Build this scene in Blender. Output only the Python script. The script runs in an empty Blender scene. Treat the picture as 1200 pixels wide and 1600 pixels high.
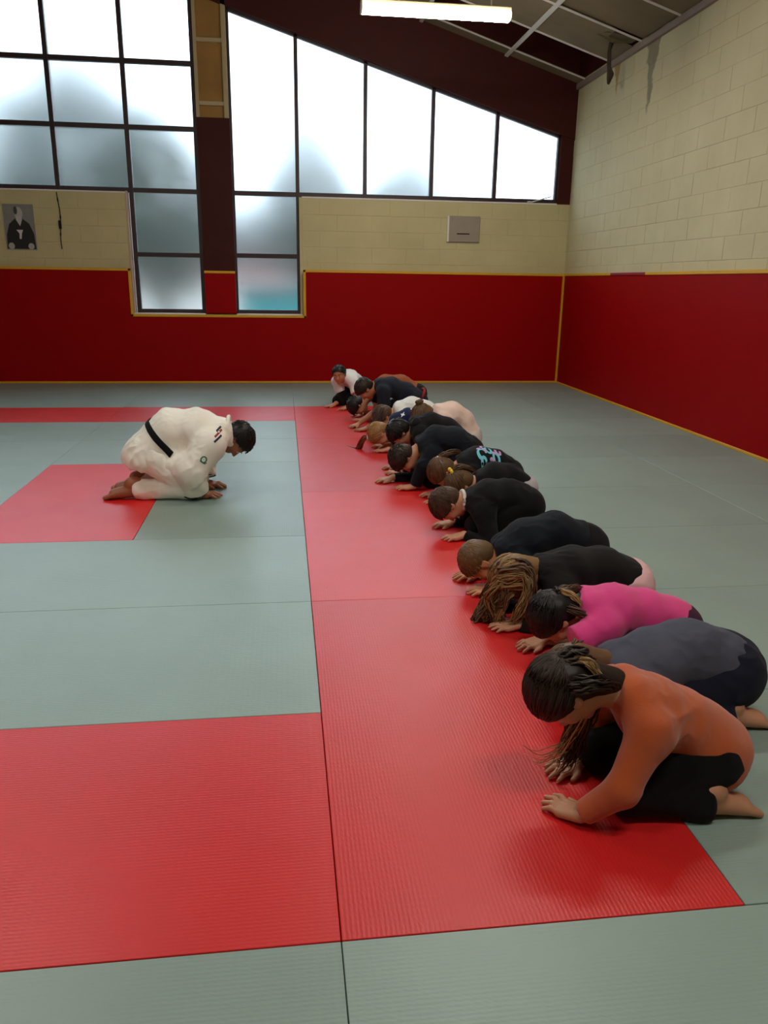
import bpy, math, random
import numpy as np
from mathutils import Vector, Matrix
from mathutils.bvhtree import BVHTree

random.seed(7); RNG = np.random.default_rng(11)
sc = bpy.context.scene
COL = sc.collection

# ------------------------------------------------------------------ camera
F_PX, YAW, PITCH, ROLL, CAM_H = 1214.93, 0.128409, -0.288207, 0.014926, 1.46427
def cam_axes():
    cy, sy, cp, sp = math.cos(YAW), math.sin(YAW), math.cos(PITCH), math.sin(PITCH)
    w = np.array([sy*cp, cy*cp, sp]); r = np.array([cy, -sy, 0.0]); u = np.cross(r, w)
    return math.cos(ROLL)*r+math.sin(ROLL)*u, -math.sin(ROLL)*r+math.cos(ROLL)*u, w
_r, _u, _w = cam_axes()
cam_d = bpy.data.cameras.new('camera'); cam = bpy.data.objects.new('camera', cam_d); COL.objects.link(cam)
cam_d.sensor_fit = 'VERTICAL'; cam_d.sensor_height = 36.0; cam_d.lens = F_PX/1600*36; cam_d.clip_start = 0.05
cam.matrix_world = Matrix(((_r[0], _u[0], -_w[0], 0), (_r[1], _u[1], -_w[1], 0), (_r[2], _u[2], -_w[2], CAM_H), (0, 0, 0, 1)))
sc.camera = cam

# ------------------------------------------------------------------ sky, exposure
SKY_STRENGTH = 4.4
LAMP_STRENGTH = 58.0
w = bpy.data.worlds.new('overcast_sky'); sc.world = w; w.use_nodes = True
bgn = w.node_tree.nodes['Background']
bgn.inputs[0].default_value = (0.74, 0.88, 1.0, 1); bgn.inputs[1].default_value = SKY_STRENGTH
vs = sc.view_settings
vs.view_transform = 'Standard'; vs.look = 'None'; vs.gamma = 1.0; vs.use_curve_mapping = False; vs.exposure = 0.16
sc.cycles.use_denoising = True
sc.cycles.max_bounces = 10; sc.cycles.transmission_bounces = 8; sc.cycles.diffuse_bounces = 5; sc.cycles.glossy_bounces = 4
sc.cycles.sample_clamp_indirect = 6.0

# ------------------------------------------------------------------ helpers
def tag(o, label=None, cat=None, group=None, kind=None):
    if label: o['label'] = label
    if cat: o['category'] = cat
    if group: o['group'] = group
    if kind: o['kind'] = kind
    return o
def link(o, parent=None):
    COL.objects.link(o)
    if parent is not None:
        o.parent = parent
        o.matrix_parent_inverse = parent.matrix_basis.inverted()
    return o
def mesh_from(name, V, Fc, smooth=False):
    V = np.asarray(V, dtype=np.float64); me = bpy.data.meshes.new(name)
    me.from_pydata(V.tolist(), [], Fc if isinstance(Fc, list) else np.asarray(Fc).tolist()); me.update()
    if smooth: me.polygons.foreach_set('use_smooth', np.ones(len(me.polygons), dtype=bool))
    return me
def mobj(name, V, Fc, mat=None, parent=None, smooth=False, origin=None):
    V = np.asarray(V, dtype=np.float64)
    if origin is None and parent is None:
        origin = np.array([V[:, 0].mean(), V[:, 1].mean(), V[:, 2].min()])
    if origin is None: origin = np.zeros(3)
    me = mesh_from(name, V-np.asarray(origin), Fc, smooth)
    o = bpy.data.objects.new(name, me); o.location = tuple(origin)
    if mat is not None: me.materials.append(mat)
    return link(o, parent)
class MB:
    """collects boxes, tubes and prisms into one vertex and face list"""
    def __init__(s): s.V = []; s.F = []
    def add(s, V, Fc):
        n = len(s.V); s.V += [tuple(map(float, v)) for v in V]; s.F += [tuple(i+n for i in f) for f in Fc]; return s
    def box(s, lo, hi, bev=0.0):
        (x0, y0, z0), (x1, y1, z1) = lo, hi
        if bev <= 0:
            V = [(x, y, z) for z in (z0, z1) for y in (y0, y1) for x in (x0, x1)]
            return s.add(V, [(0, 2, 3, 1), (4, 5, 7, 6), (0, 1, 5, 4), (2, 6, 7, 3), (0, 4, 6, 2), (1, 3, 7, 5)])
        b = bev; V = []; idx = {}
        for ax in range(3):
            for sx in (0, 1):
                for sy in (0, 1):
                    for sz in (0, 1):
                        q = [sx, sy, sz]
                        p = [(lo[k] if q[k] == 0 else hi[k])+(0 if k == ax else (b if q[k] == 0 else -b)) for k in range(3)]
                        idx[(ax, sx, sy, sz)] = len(V); V.append(p)
        Fc = []
        for ax in range(3):
            a1, a2 = [(1, 2), (2, 0), (0, 1)][ax]
            for sd in (0, 1):
                f = []
                for c1, c2 in ((0, 0), (1, 0), (1, 1), (0, 1)):
                    q = [0, 0, 0]; q[ax] = sd; q[a1] = c1; q[a2] = c2; f.append(idx[(ax, *q)])
                Fc.append(tuple(f if sd else f[::-1]))
        for ax in range(3):
            a1, a2 = [(1, 2), (2, 0), (0, 1)][ax]
            for c1 in (0, 1):
                for c2 in (0, 1):
                    q0 = [0, 0, 0]; q0[a1] = c1; q0[a2] = c2; q1 = list(q0); q1[ax] = 1
                    f = [idx[(a1, *q0)], idx[(a1, *q1)], idx[(a2, *q1)], idx[(a2, *q0)]]
                    Fc.append(tuple(f if (c1 ^ c2) else f[::-1]))
        for sx in (0, 1):
            for sy in (0, 1):
                for sz in (0, 1):
                    f = [idx[(0, sx, sy, sz)], idx[(1, sx, sy, sz)], idx[(2, sx, sy, sz)]]
                    Fc.append(tuple(f if (sx+sy+sz) % 2 else f[::-1]))
        return s.add(V, Fc)
    def prism(s, poly, axis, a, b):
        """poly: 2D points; axis 'y': (x,z) extruded from y=a to y=b; 'x': (y,z); 'z': (x,y)"""
        def P(q, t): return (q[0], t, q[1]) if axis == 'y' else ((t, q[0], q[1]) if axis == 'x' else (q[0], q[1], t))
        n = len(poly); V = [P(q, a) for q in poly]+[P(q, b) for q in poly]
        Fc = [tuple(range(n)), tuple(range(2*n-1, n-1, -1))]+[(i, i+n, (i+1) % n+n, (i+1) % n) for i in range(n)]
        return s.add(V, Fc)
    def tube(s, pts, r, sides=8, cap=True):
        V, Fc = tube_mesh(np.asarray(pts, float)[None], np.full((1, len(pts)), r) if np.isscalar(r) else np.asarray(r, float)[None], sides)
        return s.add(V, [tuple(int(i) for i in f) for f in Fc])
    def obj(s, name, mat=None, parent=None, smooth=False, origin=None):
        o = mobj(name, s.V, s.F, mat, parent, smooth, origin)
        return o
def tube_mesh(P, R, sides=5, flat=1.0):
    """P (M,N,3) paths, R (M,N) radii -> verts, quads (+ end caps)"""
    M, N, _ = P.shape
    T = np.gradient(P, axis=1); T /= np.linalg.norm(T, axis=2, keepdims=True)+1e-9
    ref = np.where(np.abs(T[..., 2:3]) > 0.9, np.array([1., 0, 0]), np.array([0, 0, 1.]))
    A = np.cross(T, ref); A /= np.linalg.norm(A, axis=2, keepdims=True)+1e-9; B = np.cross(T, A)
    ang = np.arange(sides)/sides*2*np.pi
    V = P[:, :, None]+R[:, :, None, None]*(np.cos(ang)[None, None, :, None]*A[:, :, None]+flat*np.sin(ang)[None, None, :, None]*B[:, :, None])
    base = (np.arange(M)*N*sides)[:, None, None]; i = np.arange(N-1)[None, :, None]*sides; j = np.arange(sides)[None, None]
    j2 = (j+1) % sides
    q = np.stack([base+i+j, base+i+j2, base+i+sides+j2, base+i+sides+j], -1).reshape(-1, 4)
    Fc = q.tolist()
    for m in range(M):
        b = m*N*sides; Fc.append(list(range(b+sides-1, b-1, -1))); e = b+(N-1)*sides; Fc.append(list(range(e, e+sides)))
    return V.reshape(-1, 3), Fc

# ------------------------------------------------------------------ materials
def srgb(r, g, b):
    def l(c):
        c /= 255.0
        return c/12.92 if c <= 0.04045 else ((c+0.055)/1.055)**2.4
    return (l(r), l(g), l(b), 1)
def newmat(name):
    m = bpy.data.materials.new(name); m.use_nodes = True
    nt = m.node_tree; return m, nt, nt.nodes['Principled BSDF']
def N(nt, t, **kw):
    n = nt.nodes.new(t)
    for k, v in kw.items():
        if k.startswith('i_'):
            key = k[2:]; n.inputs[int(key) if key.isdigit() else key.replace('_', ' ')].default_value = v
        else: setattr(n, k, v)
    return n
def simple(name, col, rough=0.6, var=0.12, scale=6.0, bump=0.0, bscale=200.0, sheen=0.0, spec=0.5, metal=0.0, sss=0.0, coord='Object', bdist=0.002, detail=3.0):
    m, nt, b = newmat(name); L = nt.links
    tc = N(nt, 'ShaderNodeTexCoord'); no = N(nt, 'ShaderNodeTexNoise', i_Scale=scale, i_Detail=detail)
    L.new(tc.outputs[coord], no.inputs['Vector'])
    mx = N(nt, 'ShaderNodeMix', data_type='RGBA')
    mx.inputs[6].default_value = tuple(c*(1-var) for c in col[:3])+(1,); mx.inputs[7].default_value = tuple(min(1, c*(1+var)) for c in col[:3])+(1,)
    L.new(no.outputs[0], mx.inputs[0]); L.new(mx.outputs[2], b.inputs['Base Color'])
    b.inputs['Roughness'].default_value = rough; b.inputs['Metallic'].default_value = metal
    b.inputs['Specular IOR Level'].default_value = spec; b.inputs['Sheen Weight'].default_value = sheen
    b.inputs['Sheen Roughness'].default_value = 0.6
    if sss: b.inputs['Subsurface Weight'].default_value = sss; b.inputs['Subsurface Radius'].default_value = (0.012, 0.005, 0.003)
    if bump:
        n2 = N(nt, 'ShaderNodeTexNoise', i_Scale=bscale, i_Detail=2.0); L.new(tc.outputs[coord], n2.inputs['Vector'])
        bp = N(nt, 'ShaderNodeBump', i_Strength=bump, i_Distance=bdist); L.new(n2.outputs[0], bp.inputs['Height']); L.new(bp.outputs[0], b.inputs['Normal'])
    return m
def tatami(name, col):
    """vinyl judo mat embossed with a rice straw weave"""
    m, nt, b = newmat(name); L = nt.links
    tc = N(nt, 'ShaderNodeTexCoord'); oi = N(nt, 'ShaderNodeObjectInfo')
    geo = N(nt, 'ShaderNodeNewGeometry')
    no = N(nt, 'ShaderNodeTexNoise', i_Scale=1.6, i_Detail=5.0, i_Roughness=0.6); L.new(geo.outputs['Position'], no.inputs['Vector'])
    mx = N(nt, 'ShaderNodeMix', data_type='RGBA'); L.new(no.outputs[0], mx.inputs[0])
    mx.inputs[6].default_value = tuple(c*0.86 for c in col[:3])+(1,); mx.inputs[7].default_value = tuple(c*1.14 for c in col[:3])+(1,)
    hs = N(nt, 'ShaderNodeHueSaturation'); mr = N(nt, 'ShaderNodeMapRange'); mr.inputs[3].default_value = 0.93; mr.inputs[4].default_value = 1.07
    L.new(oi.outputs['Random'], mr.inputs[0]); L.new(mr.outputs[0], hs.inputs['Value']); L.new(mx.outputs[2], hs.inputs['Color'])
    L.new(hs.outputs[0], b.inputs['Base Color'])
    # scuffs: slightly varying gloss
    n3 = N(nt, 'ShaderNodeTexNoise', i_Scale=5.0, i_Detail=6.0); L.new(geo.outputs['Position'], n3.inputs['Vector'])
    r = N(nt, 'ShaderNodeMapRange'); r.inputs[3].default_value = 0.34; r.inputs[4].default_value = 0.43; L.new(n3.outputs[0], r.inputs[0])
    L.new(r.outputs[0], b.inputs['Roughness']); b.inputs['Specular IOR Level'].default_value = 0.40
    mp = N(nt, 'ShaderNodeMapping'); mp.inputs['Scale'].default_value = (30, 95, 95); L.new(tc.outputs['Object'], mp.inputs['Vector'])
    n4 = N(nt, 'ShaderNodeTexNoise', i_Scale=1.0, i_Detail=2.0, i_Distortion=0.4); L.new(mp.outputs[0], n4.inputs['Vector'])
    def wave(dr, scl, dist):
        wv = N(nt, 'ShaderNodeTexWave', bands_direction=dr, i_Scale=scl, i_Distortion=dist, i_Detail=0.0); wv.inputs['Detail Scale'].default_value = 3.0
        L.new(tc.outputs['Object'], wv.inputs['Vector']); return wv.outputs[1]
    wx = N(nt, 'ShaderNodeMath', operation='MULTIPLY_ADD'); wx.inputs[1].default_value = 0.5; wx.inputs[2].default_value = 0.5; L.new(wave('X', 15.0, 1.6), wx.inputs[0])
    wm = N(nt, 'ShaderNodeMath', operation='MULTIPLY'); L.new(wave('Y', 27.0, 1.0), wm.inputs[0]); L.new(wx.outputs[0], wm.inputs[1])
    ad = N(nt, 'ShaderNodeMath', operation='MULTIPLY_ADD'); ad.inputs[1].default_value = 0.55; L.new(wm.outputs[0], ad.inputs[0]); L.new(n4.outputs[0], ad.inputs[2])
    bp = N(nt, 'ShaderNodeBump', i_Strength=0.30, i_Distance=0.0018); L.new(ad.outputs[0], bp.inputs['Height']); L.new(bp.outputs[0], b.inputs['Normal'])
    return m
def wallpaint(name, col, stains=False):
    m, nt, b = newmat(name); L = nt.links
    geo = N(nt, 'ShaderNodeNewGeometry')
    n1 = N(nt, 'ShaderNodeTexNoise', i_Scale=1.3, i_Detail=6.0, i_Roughness=0.65); L.new(geo.outputs['Position'], n1.inputs['Vector'])
    mx = N(nt, 'ShaderNodeMix', data_type='RGBA'); L.new(n1.outputs[0], mx.inputs[0])
    mx.inputs[6].default_value = (col[0]*.78, col[1]*.76, col[2]*.70, 1); mx.inputs[7].default_value = (min(1, col[0]*1.15), min(1, col[1]*1.15), min(1, col[2]*1.18), 1)
    out = mx.outputs[2]
    if stains:
        sep = N(nt, 'ShaderNodeSeparateXYZ'); L.new(geo.outputs['Position'], sep.inputs[0])
        wob = N(nt, 'ShaderNodeTexNoise', i_Scale=7.0, i_Detail=3.0); L.new(geo.outputs['Position'], wob.inputs['Vector'])
        for (yc, wid, z0, z1, scol, amt) in ((9.42, 0.22, 3.30, 4.25, srgb(100, 95, 80), 0.7), (10.40, 0.17, 3.70, 4.2, srgb(150, 112, 56), 0.85), (6.9, 0.20, 3.5, 3.9, srgb(176, 176, 170), 0.5)):
            # |y - yc - wobble| against a width that tapers towards the streak's lower end
            a = N(nt, 'ShaderNodeMath', operation='MULTIPLY_ADD'); a.inputs[1].default_value = 0.22; a.inputs[2].default_value = -0.11-yc; L.new(wob.outputs[0], a.inputs[0])
            d = N(nt, 'ShaderNodeMath', operation='ADD'); L.new(sep.outputs[1], d.inputs[0]); L.new(a.outputs[0], d.inputs[1])
            ab = N(nt, 'ShaderNodeMath', operation='ABSOLUTE'); L.new(d.outputs[0], ab.inputs[0])
            wd = N(nt, 'ShaderNodeMapRange'); wd.inputs[1].default_value = z0; wd.inputs[2].default_value = z1; wd.inputs[3].default_value = 0.0; wd.inputs[4].default_value = wid; L.new(sep.outputs[2], wd.inputs[0])
            s_ = N(nt, 'ShaderNodeMath', operation='SUBTRACT'); L.new(wd.outputs[0], s_.inputs[0]); L.new(ab.outputs[0], s_.inputs[1])
            k = N(nt, 'ShaderNodeMapRange'); k.inputs[1].default_value = 0; k.inputs[2].default_value = 0.03; k.inputs[3].default_value = 0; k.inputs[4].default_value = amt; L.new(s_.outputs[0], k.inputs[0])
            m2 = N(nt, 'ShaderNodeMix', data_type='RGBA'); L.new(k.outputs[0], m2.inputs[0]); L.new(out, m2.inputs[6]); m2.inputs[7].default_value = scol; out = m2.outputs[2]
    L.new(out, b.inputs['Base Color']); b.inputs['Roughness'].default_value = 0.75
    n2 = N(nt, 'ShaderNodeTexNoise', i_Scale=70.0, i_Detail=5.0); L.new(geo.outputs['Position'], n2.inputs['Vector'])
    bp = N(nt, 'ShaderNodeBump', i_Strength=0.35, i_Distance=0.004); L.new(n2.outputs[0], bp.inputs['Height']); L.new(bp.outputs[0], b.inputs['Normal'])
    return m
def frosted(name):
    m, nt, b = newmat(name); L = nt.links
    b.inputs['Transmission Weight'].default_value = 1.0; b.inputs['Roughness'].default_value = 0.30; b.inputs['IOR'].default_value = 1.3
    b.inputs['Base Color'].default_value = (0.93, 0.98, 1.0, 1); b.inputs['Specular IOR Level'].default_value = 0.35
    tc = N(nt, 'ShaderNodeTexCoord'); wv = N(nt, 'ShaderNodeTexWave', bands_direction='Z', i_Scale=9.0, i_Distortion=1.0)
    L.new(tc.outputs['Object'], wv.inputs['Vector'])
    bp = N(nt, 'ShaderNodeBump', i_Strength=0.12, i_Distance=0.002); L.new(wv.outputs[1], bp.inputs['Height']); L.new(bp.outputs[0], b.inputs['Normal'])
    return m
def emit(name, col, st):
    m, nt, b = newmat(name); b.inputs['Base Color'].default_value = col
    b.inputs['Emission Color'].default_value = col; b.inputs['Emission Strength'].default_value = st; return m
def hairmat(name, col, var=0.5):
    m, nt, b = newmat(name); L = nt.links
    geo = N(nt, 'ShaderNodeNewGeometry'); mx = N(nt, 'ShaderNodeMix', data_type='RGBA'); L.new(geo.outputs['Random Per Island'], mx.inputs[0])
    mx.inputs[6].default_value = tuple(c*(1-var) for c in col[:3])+(1,); mx.inputs[7].default_value = tuple(min(1, c*(1+var)) for c in col[:3])+(1,)
    L.new(mx.outputs[2], b.inputs['Base Color']); b.inputs['Roughness'].default_value = 0.45; b.inputs['Specular IOR Level'].default_value = 0.35
    return m
# ================================================================== THE ROOM
X0, Y0M = 0.1017, 1.4412            # corner of the red border mats
XR, YB, YWIN = 4.20, 11.78, 11.86   # right wall, gable wall, window plane
PADF = 11.69                        # face of the padding on the gable wall
XL, YF = -10.0, -5.0
SL = 0.30; ZE = 4.15                # roof slope and eaves height at the right wall
XRIDGE = -3.6
def zc(x): return ZE+SL*(4.17-x) if x > XRIDGE else ZE+SL*(4.17-XRIDGE)-SL*(XRIDGE-x)
M_RED = tatami('red_mat_vinyl', srgb(208, 34, 34)); M_GREY = tatami('grey_mat_vinyl', srgb(138, 158, 150))
M_BASE = simple('dark_subfloor', srgb(40, 38, 36), 0.9)
M_CREAM = wallpaint('cream_block_paint', srgb(198, 188, 144)); M_CREAMS = wallpaint('cream_block_paint_stained', srgb(202, 192, 154), True)
M_PAD = simple('red_wall_vinyl', srgb(150, 2, 7), 0.5, 0.08, 3.0, 0.15, 160.0, spec=0.08)
M_YEL = simple('yellow_welt', srgb(214, 160, 30), 0.5, 0.1)
M_BROWN = simple('dark_brown_wood', srgb(62, 18, 14), 0.6, 0.25, 5.0, 0.2, 60.0, spec=0.2)
M_FRAME = simple('dark_window_metal', srgb(44, 22, 26), 0.5, 0.15)
M_PLY = simple('raw_plywood', srgb(150, 112, 52), 0.7, 0.3, 4.0); M_PLYE = simple('pale_batten', srgb(176, 160, 124), 0.7, 0.15)
M_GLASS = frosted('frosted_glass')
M_CEIL = simple('stained_ceiling_board', srgb(118, 102, 76), 0.85, 0.3, 2.2, 0.2, 90.0)
M_TBAR = simple('pale_grid_metal', srgb(205, 200, 192), 0.5, 0.08)
M_DARK = simple('matt_black', srgb(16, 14, 14), 0.9)  # own black of the wall cable, its clip and the plate's dark mark
M_WHITE = simple('white_paint', srgb(220, 214, 208), 0.6, 0.08)

# floor with its mats, each a piece of the floor
floor = MB().box((XL, YF, -0.12), (XR, YB, -0.04)).obj('floor', M_BASE); tag(floor, kind='structure')
_mats = {}
def mat_piece(x0, y0, x1, y1, red):
    """one judo mat; x0.. in metres from the red border corner"""
    lx, ly = abs(x1-x0), abs(y1-y0); rot = ly > lx+1e-6
    a, b_ = (ly, lx) if rot else (lx, ly)
    key = (round(a, 3), round(b_, 3), red)
    if key not in _mats:
        g = 0.0012
        mb = MB().box((-a/2+g, -b_/2+g, -0.04), (a/2-g, b_/2-g, 0.0), 0.0015)
        me = mesh_from('mat', mb.V, mb.F); me.materials.append(M_RED if red else M_GREY); _mats[key] = me
    o = bpy.data.objects.new('mat', _mats[key])
    o.location = (X0+(x0+x1)/2, Y0M+(y0+y1)/2, 0.0); o.rotation_euler = (0, 0, math.pi/2 if rot else 0)
    link(o, floor)
def span(xs, ys, red=False):
    for i in range(len(xs)-1):
        for j in range(len(ys)-1): mat_piece(xs[i], ys[j], xs[i+1], ys[j+1], red)
YEND = PADF+0.05-Y0M; XEND = 4.06-0.0
rows = [-6.44, -6, -5, -4, -3, -2, -1, 0]
span([-10, -8, -6, -4, -2, 0, 2, XEND], rows)
span([0, 1], [0, 2, 4, 6, 8], True)                      # red column
span([1, 3, XEND], [0, 1, 2, 3, 4, 5, 6, 7, 8, 9, 10])   # right hand side
span([0, 1], [8, 9, 10])
span([-10, -8, -6, -4, -2, 0], [0, 1], True); span([-10, -8, -6, -4, -2, 0], [1, 2, 3])
span([-2, -1], [3, 5], True); span([-1, 0], [3, 5]); span([-10, -8, -6, -4, -2], [3, 4, 5])
span([-10, -8, -6, -4, -2, 0], [5, 6, 7]); span([-10, -8, -6, -4, -2, 0], [7, 8], True); span([-10, -8, -6, -4, -2, 0], [8, 9, 10])
span([-10, -8, -6, -4, -2, 0, 1, 3, XEND], [10, YEND])

# gable wall: solid below and between the windows
WB_T = 2.58
mb = MB()
mb.box((XL, YB, -0.1), (XR, YB+0.3, 0.985)).box((XL, YB, 0.985), (-2.10, YB+0.3, WB_T)).box((0.25, YB, 0.985), (XR, YB+0.3, WB_T))
mb.box((XL, YB+0.06, WB_T), (-5.9, YB+0.3, 4.2))
wall_back = mb.obj('wall_back', M_CREAM); tag(wall_back, kind='structure')
wall_right = MB().box((XR, YF, -0.1), (XR+0.3, YB+0.3, 4.35)).obj('wall_right', M_CREAMS); tag(wall_right, kind='structure')
wall_left = MB().box((XL-0.3, YF, -0.1), (XL, YB+0.3, 5.0)).obj('wall_left', M_CREAM); tag(wall_left, kind='structure')
pf = [(XL, -0.1), (XR, -0.1), (XR, zc(XR)+0.5), (XRIDGE, zc(XRIDGE)+0.5), (XL, zc(XL)+0.5)]
wall_front = MB().prism(pf, 'y', YF-0.3, YF).obj('wall_front', M_CREAM); tag(wall_front, kind='structure')
# painted concrete blocks of the two walls in view
def block_mesh(name, mat):
    g = 0.0016; c = 0.004; d = 0.0035   # unit block: length 0.5, height 0.216, proud by d
    x, z = 0.25-g, 0.108-g
    V = [(-x, 0, -z), (x, 0, -z), (x, 0, z), (-x, 0, z), (-x, -d+c*.6, -z), (x, -d+c*.6, -z), (x, -d+c*.6, z), (-x, -d+c*.6, z), (-x+c, -d, -z+c), (x-c, -d, -z+c), (x-c, -d, z-c), (-x+c, -d, z-c)]
    Fc = [(8, 9, 10, 11)]
    for a in (0, 4): Fc += [(a+i, a+(i+1) % 4, a+4+(i+1) % 4, a+4+i) for i in range(4)]
    me = mesh_from(name, V, Fc); me.materials.append(mat); return me
bm_back = block_mesh('block', M_CREAM); bm_right = block_mesh('block', M_CREAMS)
def blocks(me, parent, kind, lo, hi, zlo, zhi, base, z_first=1.489, course=0.2165):
    r = 0; z = z_first
    while z < zhi-0.02:
        za, zb = max(z, zlo), min(z+course, zhi)
        if zb-za > 0.03:
            s = lo-(0.5 if r % 2 else 0.25)
            while s < hi-0.02:
                a, b_ = max(s, lo), min(s+0.5, hi)
                if b_-a > 0.05:
                    o = bpy.data.objects.new('block', me); c = (a+b_)/2; zc_ = (za+zb)/2; j = random.uniform(-0.002, 0.0015)
                    o.scale = ((b_-a)/0.5, 1, (zb-za)/course)
                    if kind == 'back': o.location = (c, base+j, zc_)
                    else: o.location = (base+j, c, zc_); o.rotation_euler = (0, 0, math.pi/2*-1)
                    link(o, parent)
                s += 0.5
        z += course; r += 1
blocks(bm_back, wall_back, 'back', -6.0, -2.103, 1.50, WB_T, YB); blocks(bm_back, wall_back, 'back', 0.288, XR, 1.50, WB_T, YB)
blocks(bm_right, wall_right, 'right', 4.9, YB, 1.49, 4.2, XR)

# roof void above, suspended ceiling below it
ceiling = bpy.data.objects.new('ceiling', None); link(ceiling); tag(ceiling, kind='structure')
t_ = 0.45
MB().prism([(XR+0.3, zc(XR)+t_-0.1), (XRIDGE, zc(XRIDGE)+t_), (XL-0.3, zc(XL)+t_-0.1), (XL-0.3, zc(XL)+t_+0.1), (XRIDGE, zc(XRIDGE)+t_+0.2), (XR+0.3, zc(XR)+t_+0.1)], 'y', YF-0.3, YB+0.3).obj('roof_deck', simple('old_roof_boards', srgb(84, 68, 54), 0.9, 0.3, 4.0), ceiling)
MB().box((XR-0.02, YF, 4.2), (XR+0.3, YB+0.3, 4.7)).obj('eaves_board', M_BROWN, ceiling)
for yj in (9.0, 10.2, 11.1):   # rafters seen through the missing boards
    MB().prism([(XR, zc(XR)+0.30), (-2, zc(-2)+0.30), (-2, zc(-2)+0.42), (XR, zc(XR)+0.42)], 'y', yj, yj+0.07).obj('rafter', M_BROWN, ceiling)
xb = [4.185]+[3.12-1.2*i for i in range(6)]+[XRIDGE]+[XRIDGE-1.6*i for i in range(1, 5)]
yb = [11.74, 11.45, 10.57, 9.68, 8.76]+[8.76-0.9*i for i in range(1, 18)]
missing = {(0, 1), (1, 1)}
def slab(x0, x1, y0, y1, t, dz):
    V = [(x, y, zc(x)+dz+k) for k in (0, t) for y in (y0, y1) for x in (x0, x1)]
    return V, [(0, 2, 3, 1), (4, 5, 7, 6), (0, 1, 5, 4), (2, 6, 7, 3), (0, 4, 6, 2), (1, 3, 7, 5)]
for i in range(len(xb)-1):
    for j in range(len(yb)-1):
        if (i, j) in missing: continue
        xa, xz = xb[i+1]+0.008, xb[i]-0.008
        if i == 0 and j == 2:      # the board at the wall has lost a corner
            V, Fc = slab(xa, 3.85, yb[j+1]+.008, yb[j]-.008, 0.015, 0.012); mobj('ceiling_board', V, Fc, M_CEIL, ceiling)
            V, Fc = slab(3.85, xz, 9.95, yb[j]-.008, 0.015, 0.012); mobj('ceiling_board', V, Fc, M_CEIL, ceiling); continue
        V, Fc = slab(xa, xz, yb[j+1]+.008, yb[j]-.008, 0.015, 0.012+(0.02 if (i, j) == (0, 3) else 0)); mobj('ceiling_board', V, Fc, M_CEIL, ceiling)
for i in range(1, len(xb)):
    x = xb[i]; V, Fc = slab(x-0.022, x+0.022, YF, 11.76, 0.02, -0.008); mobj('grid_bar', V, Fc, M_TBAR, ceiling)
for i in range(len(xb)-1):
    for y in yb[1:]:
        V, Fc = slab(xb[i+1], xb[i], y-0.011, y+0.011, 0.015, -0.003); mobj('cross_bar', V, Fc, M_TBAR, ceiling)
MB().box((XR-0.045, YF, ZE-0.06), (XR+0.001, 11.76, ZE+0.01), 0.004).obj('wall_angle', simple('dusty_angle_trim', srgb(140, 122, 112), 0.6), ceiling)

# dark sloping gable beam, with a jamb board at the right wall
def beam_low(x): return 3.50+0.2955*(4.01-x)
bx = [XR, -0.7, -3.3]
mb = MB().prism([(XR, beam_low(XR)), (-3.3, beam_low(-3.3)), (-3.3, zc(-3.3)+0.6), (XR, zc(XR)+0.6)], 'y', YB-0.02, YB+0.2)
trim_1 = mb.obj('trim_1', M_BROWN); tag(trim_1, 'dark brown sloping gable beam above the slanted window', kind='structure')
mb = MB().prism([(-3.3, beam_low(-3.3)), (XL, beam_low(-3.3)-0.3*6.7), (XL, zc(XL)+0.6), (-3.3, zc(-3.3)+0.6)], 'y', YB-0.02, YB+0.2)
trim_2 = mb.obj('trim_2', M_BROWN); tag(trim_2, 'dark brown gable beam on the far side of the ridge', kind='structure')
trim_3 = MB().box((4.005, YB, WB_T), (XR, YB+0.15, 3.75)).obj('trim_3', M_BROWN); tag(trim_3, 'dark post beside the right wall', kind='structure')
# pillar between the windows: brown board below, raw plywood box above
pil = bpy.data.objects.new('trim_4', None); pil.location = (-0.885, YB, 0.985); link(pil); tag(pil, 'dark brown pillar between the two windows', kind='structure')
MB().box((-1.105, YB-0.02, 0.985), (-0.665, YB+0.2, 3.55), 0.004).obj('pillar_board', M_BROWN, pil)
MB().box((-1.075, YB+0.02, 3.55), (-0.695, YB+0.2, 5.6)).obj('plywood_back', M_PLY, pil)
for xa in (-1.105, -0.735): MB().box((xa, YB-0.02, 3.55), (xa+0.045 if xa < -1 else xa+0.06, YB+0.2, 5.6), 0.003).obj('side_batten', M_PLYE, pil)
for z in (3.70, 4.455): MB().box((-1.06, YB-0.012, z), (-0.735, YB+0.1, z+0.05), 0.003).obj('cross_batten', M_PLYE, pil)

# windows: frame bars are one part each, every pane a part of its own
def bar(win, x0, z0, x1, z1, name='mullion', y0=YWIN-0.035, y1=YWIN+0.045):
    return MB().box((x0, y0, z0), (x1, y1, z1), 0.003).obj(name, M_FRAME, win)
def pane(win, poly): return MB().prism(poly, 'y', YWIN, YWIN+0.006).obj('pane', M_GLASS, win)
win1 = bpy.data.objects.new('window_1', None); win1.location = (-2, YWIN, 1.0); link(win1); tag(win1, kind='structure')
cx = [-5.88, -4.93, -3.975, -3.0, -2.04, -1.13]; cz = [2.62, 3.41, 4.205, 5.0, 5.8]
for k in range(5):
    for j in range(4):
        a, b_ = cx[k], cx[k+1]; z0, z1 = cz[j], cz[j+1]
        top = lambda x: min(z1, beam_low(x) if x > -3.3 else beam_low(-3.3)-0.3*(-3.3-x))
        if top((a+b_)/2) < z0+0.02: continue
        pane(win1, [(a, z0), (b_, z0), (b_, max(z0+.01, top(b_))), (a, max(z0+.01, top(a)))])
for x in cx: bar(win1, x-0.03, 2.60 if x < -2.1 else 0.99, x+0.03, 5.9)
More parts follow.
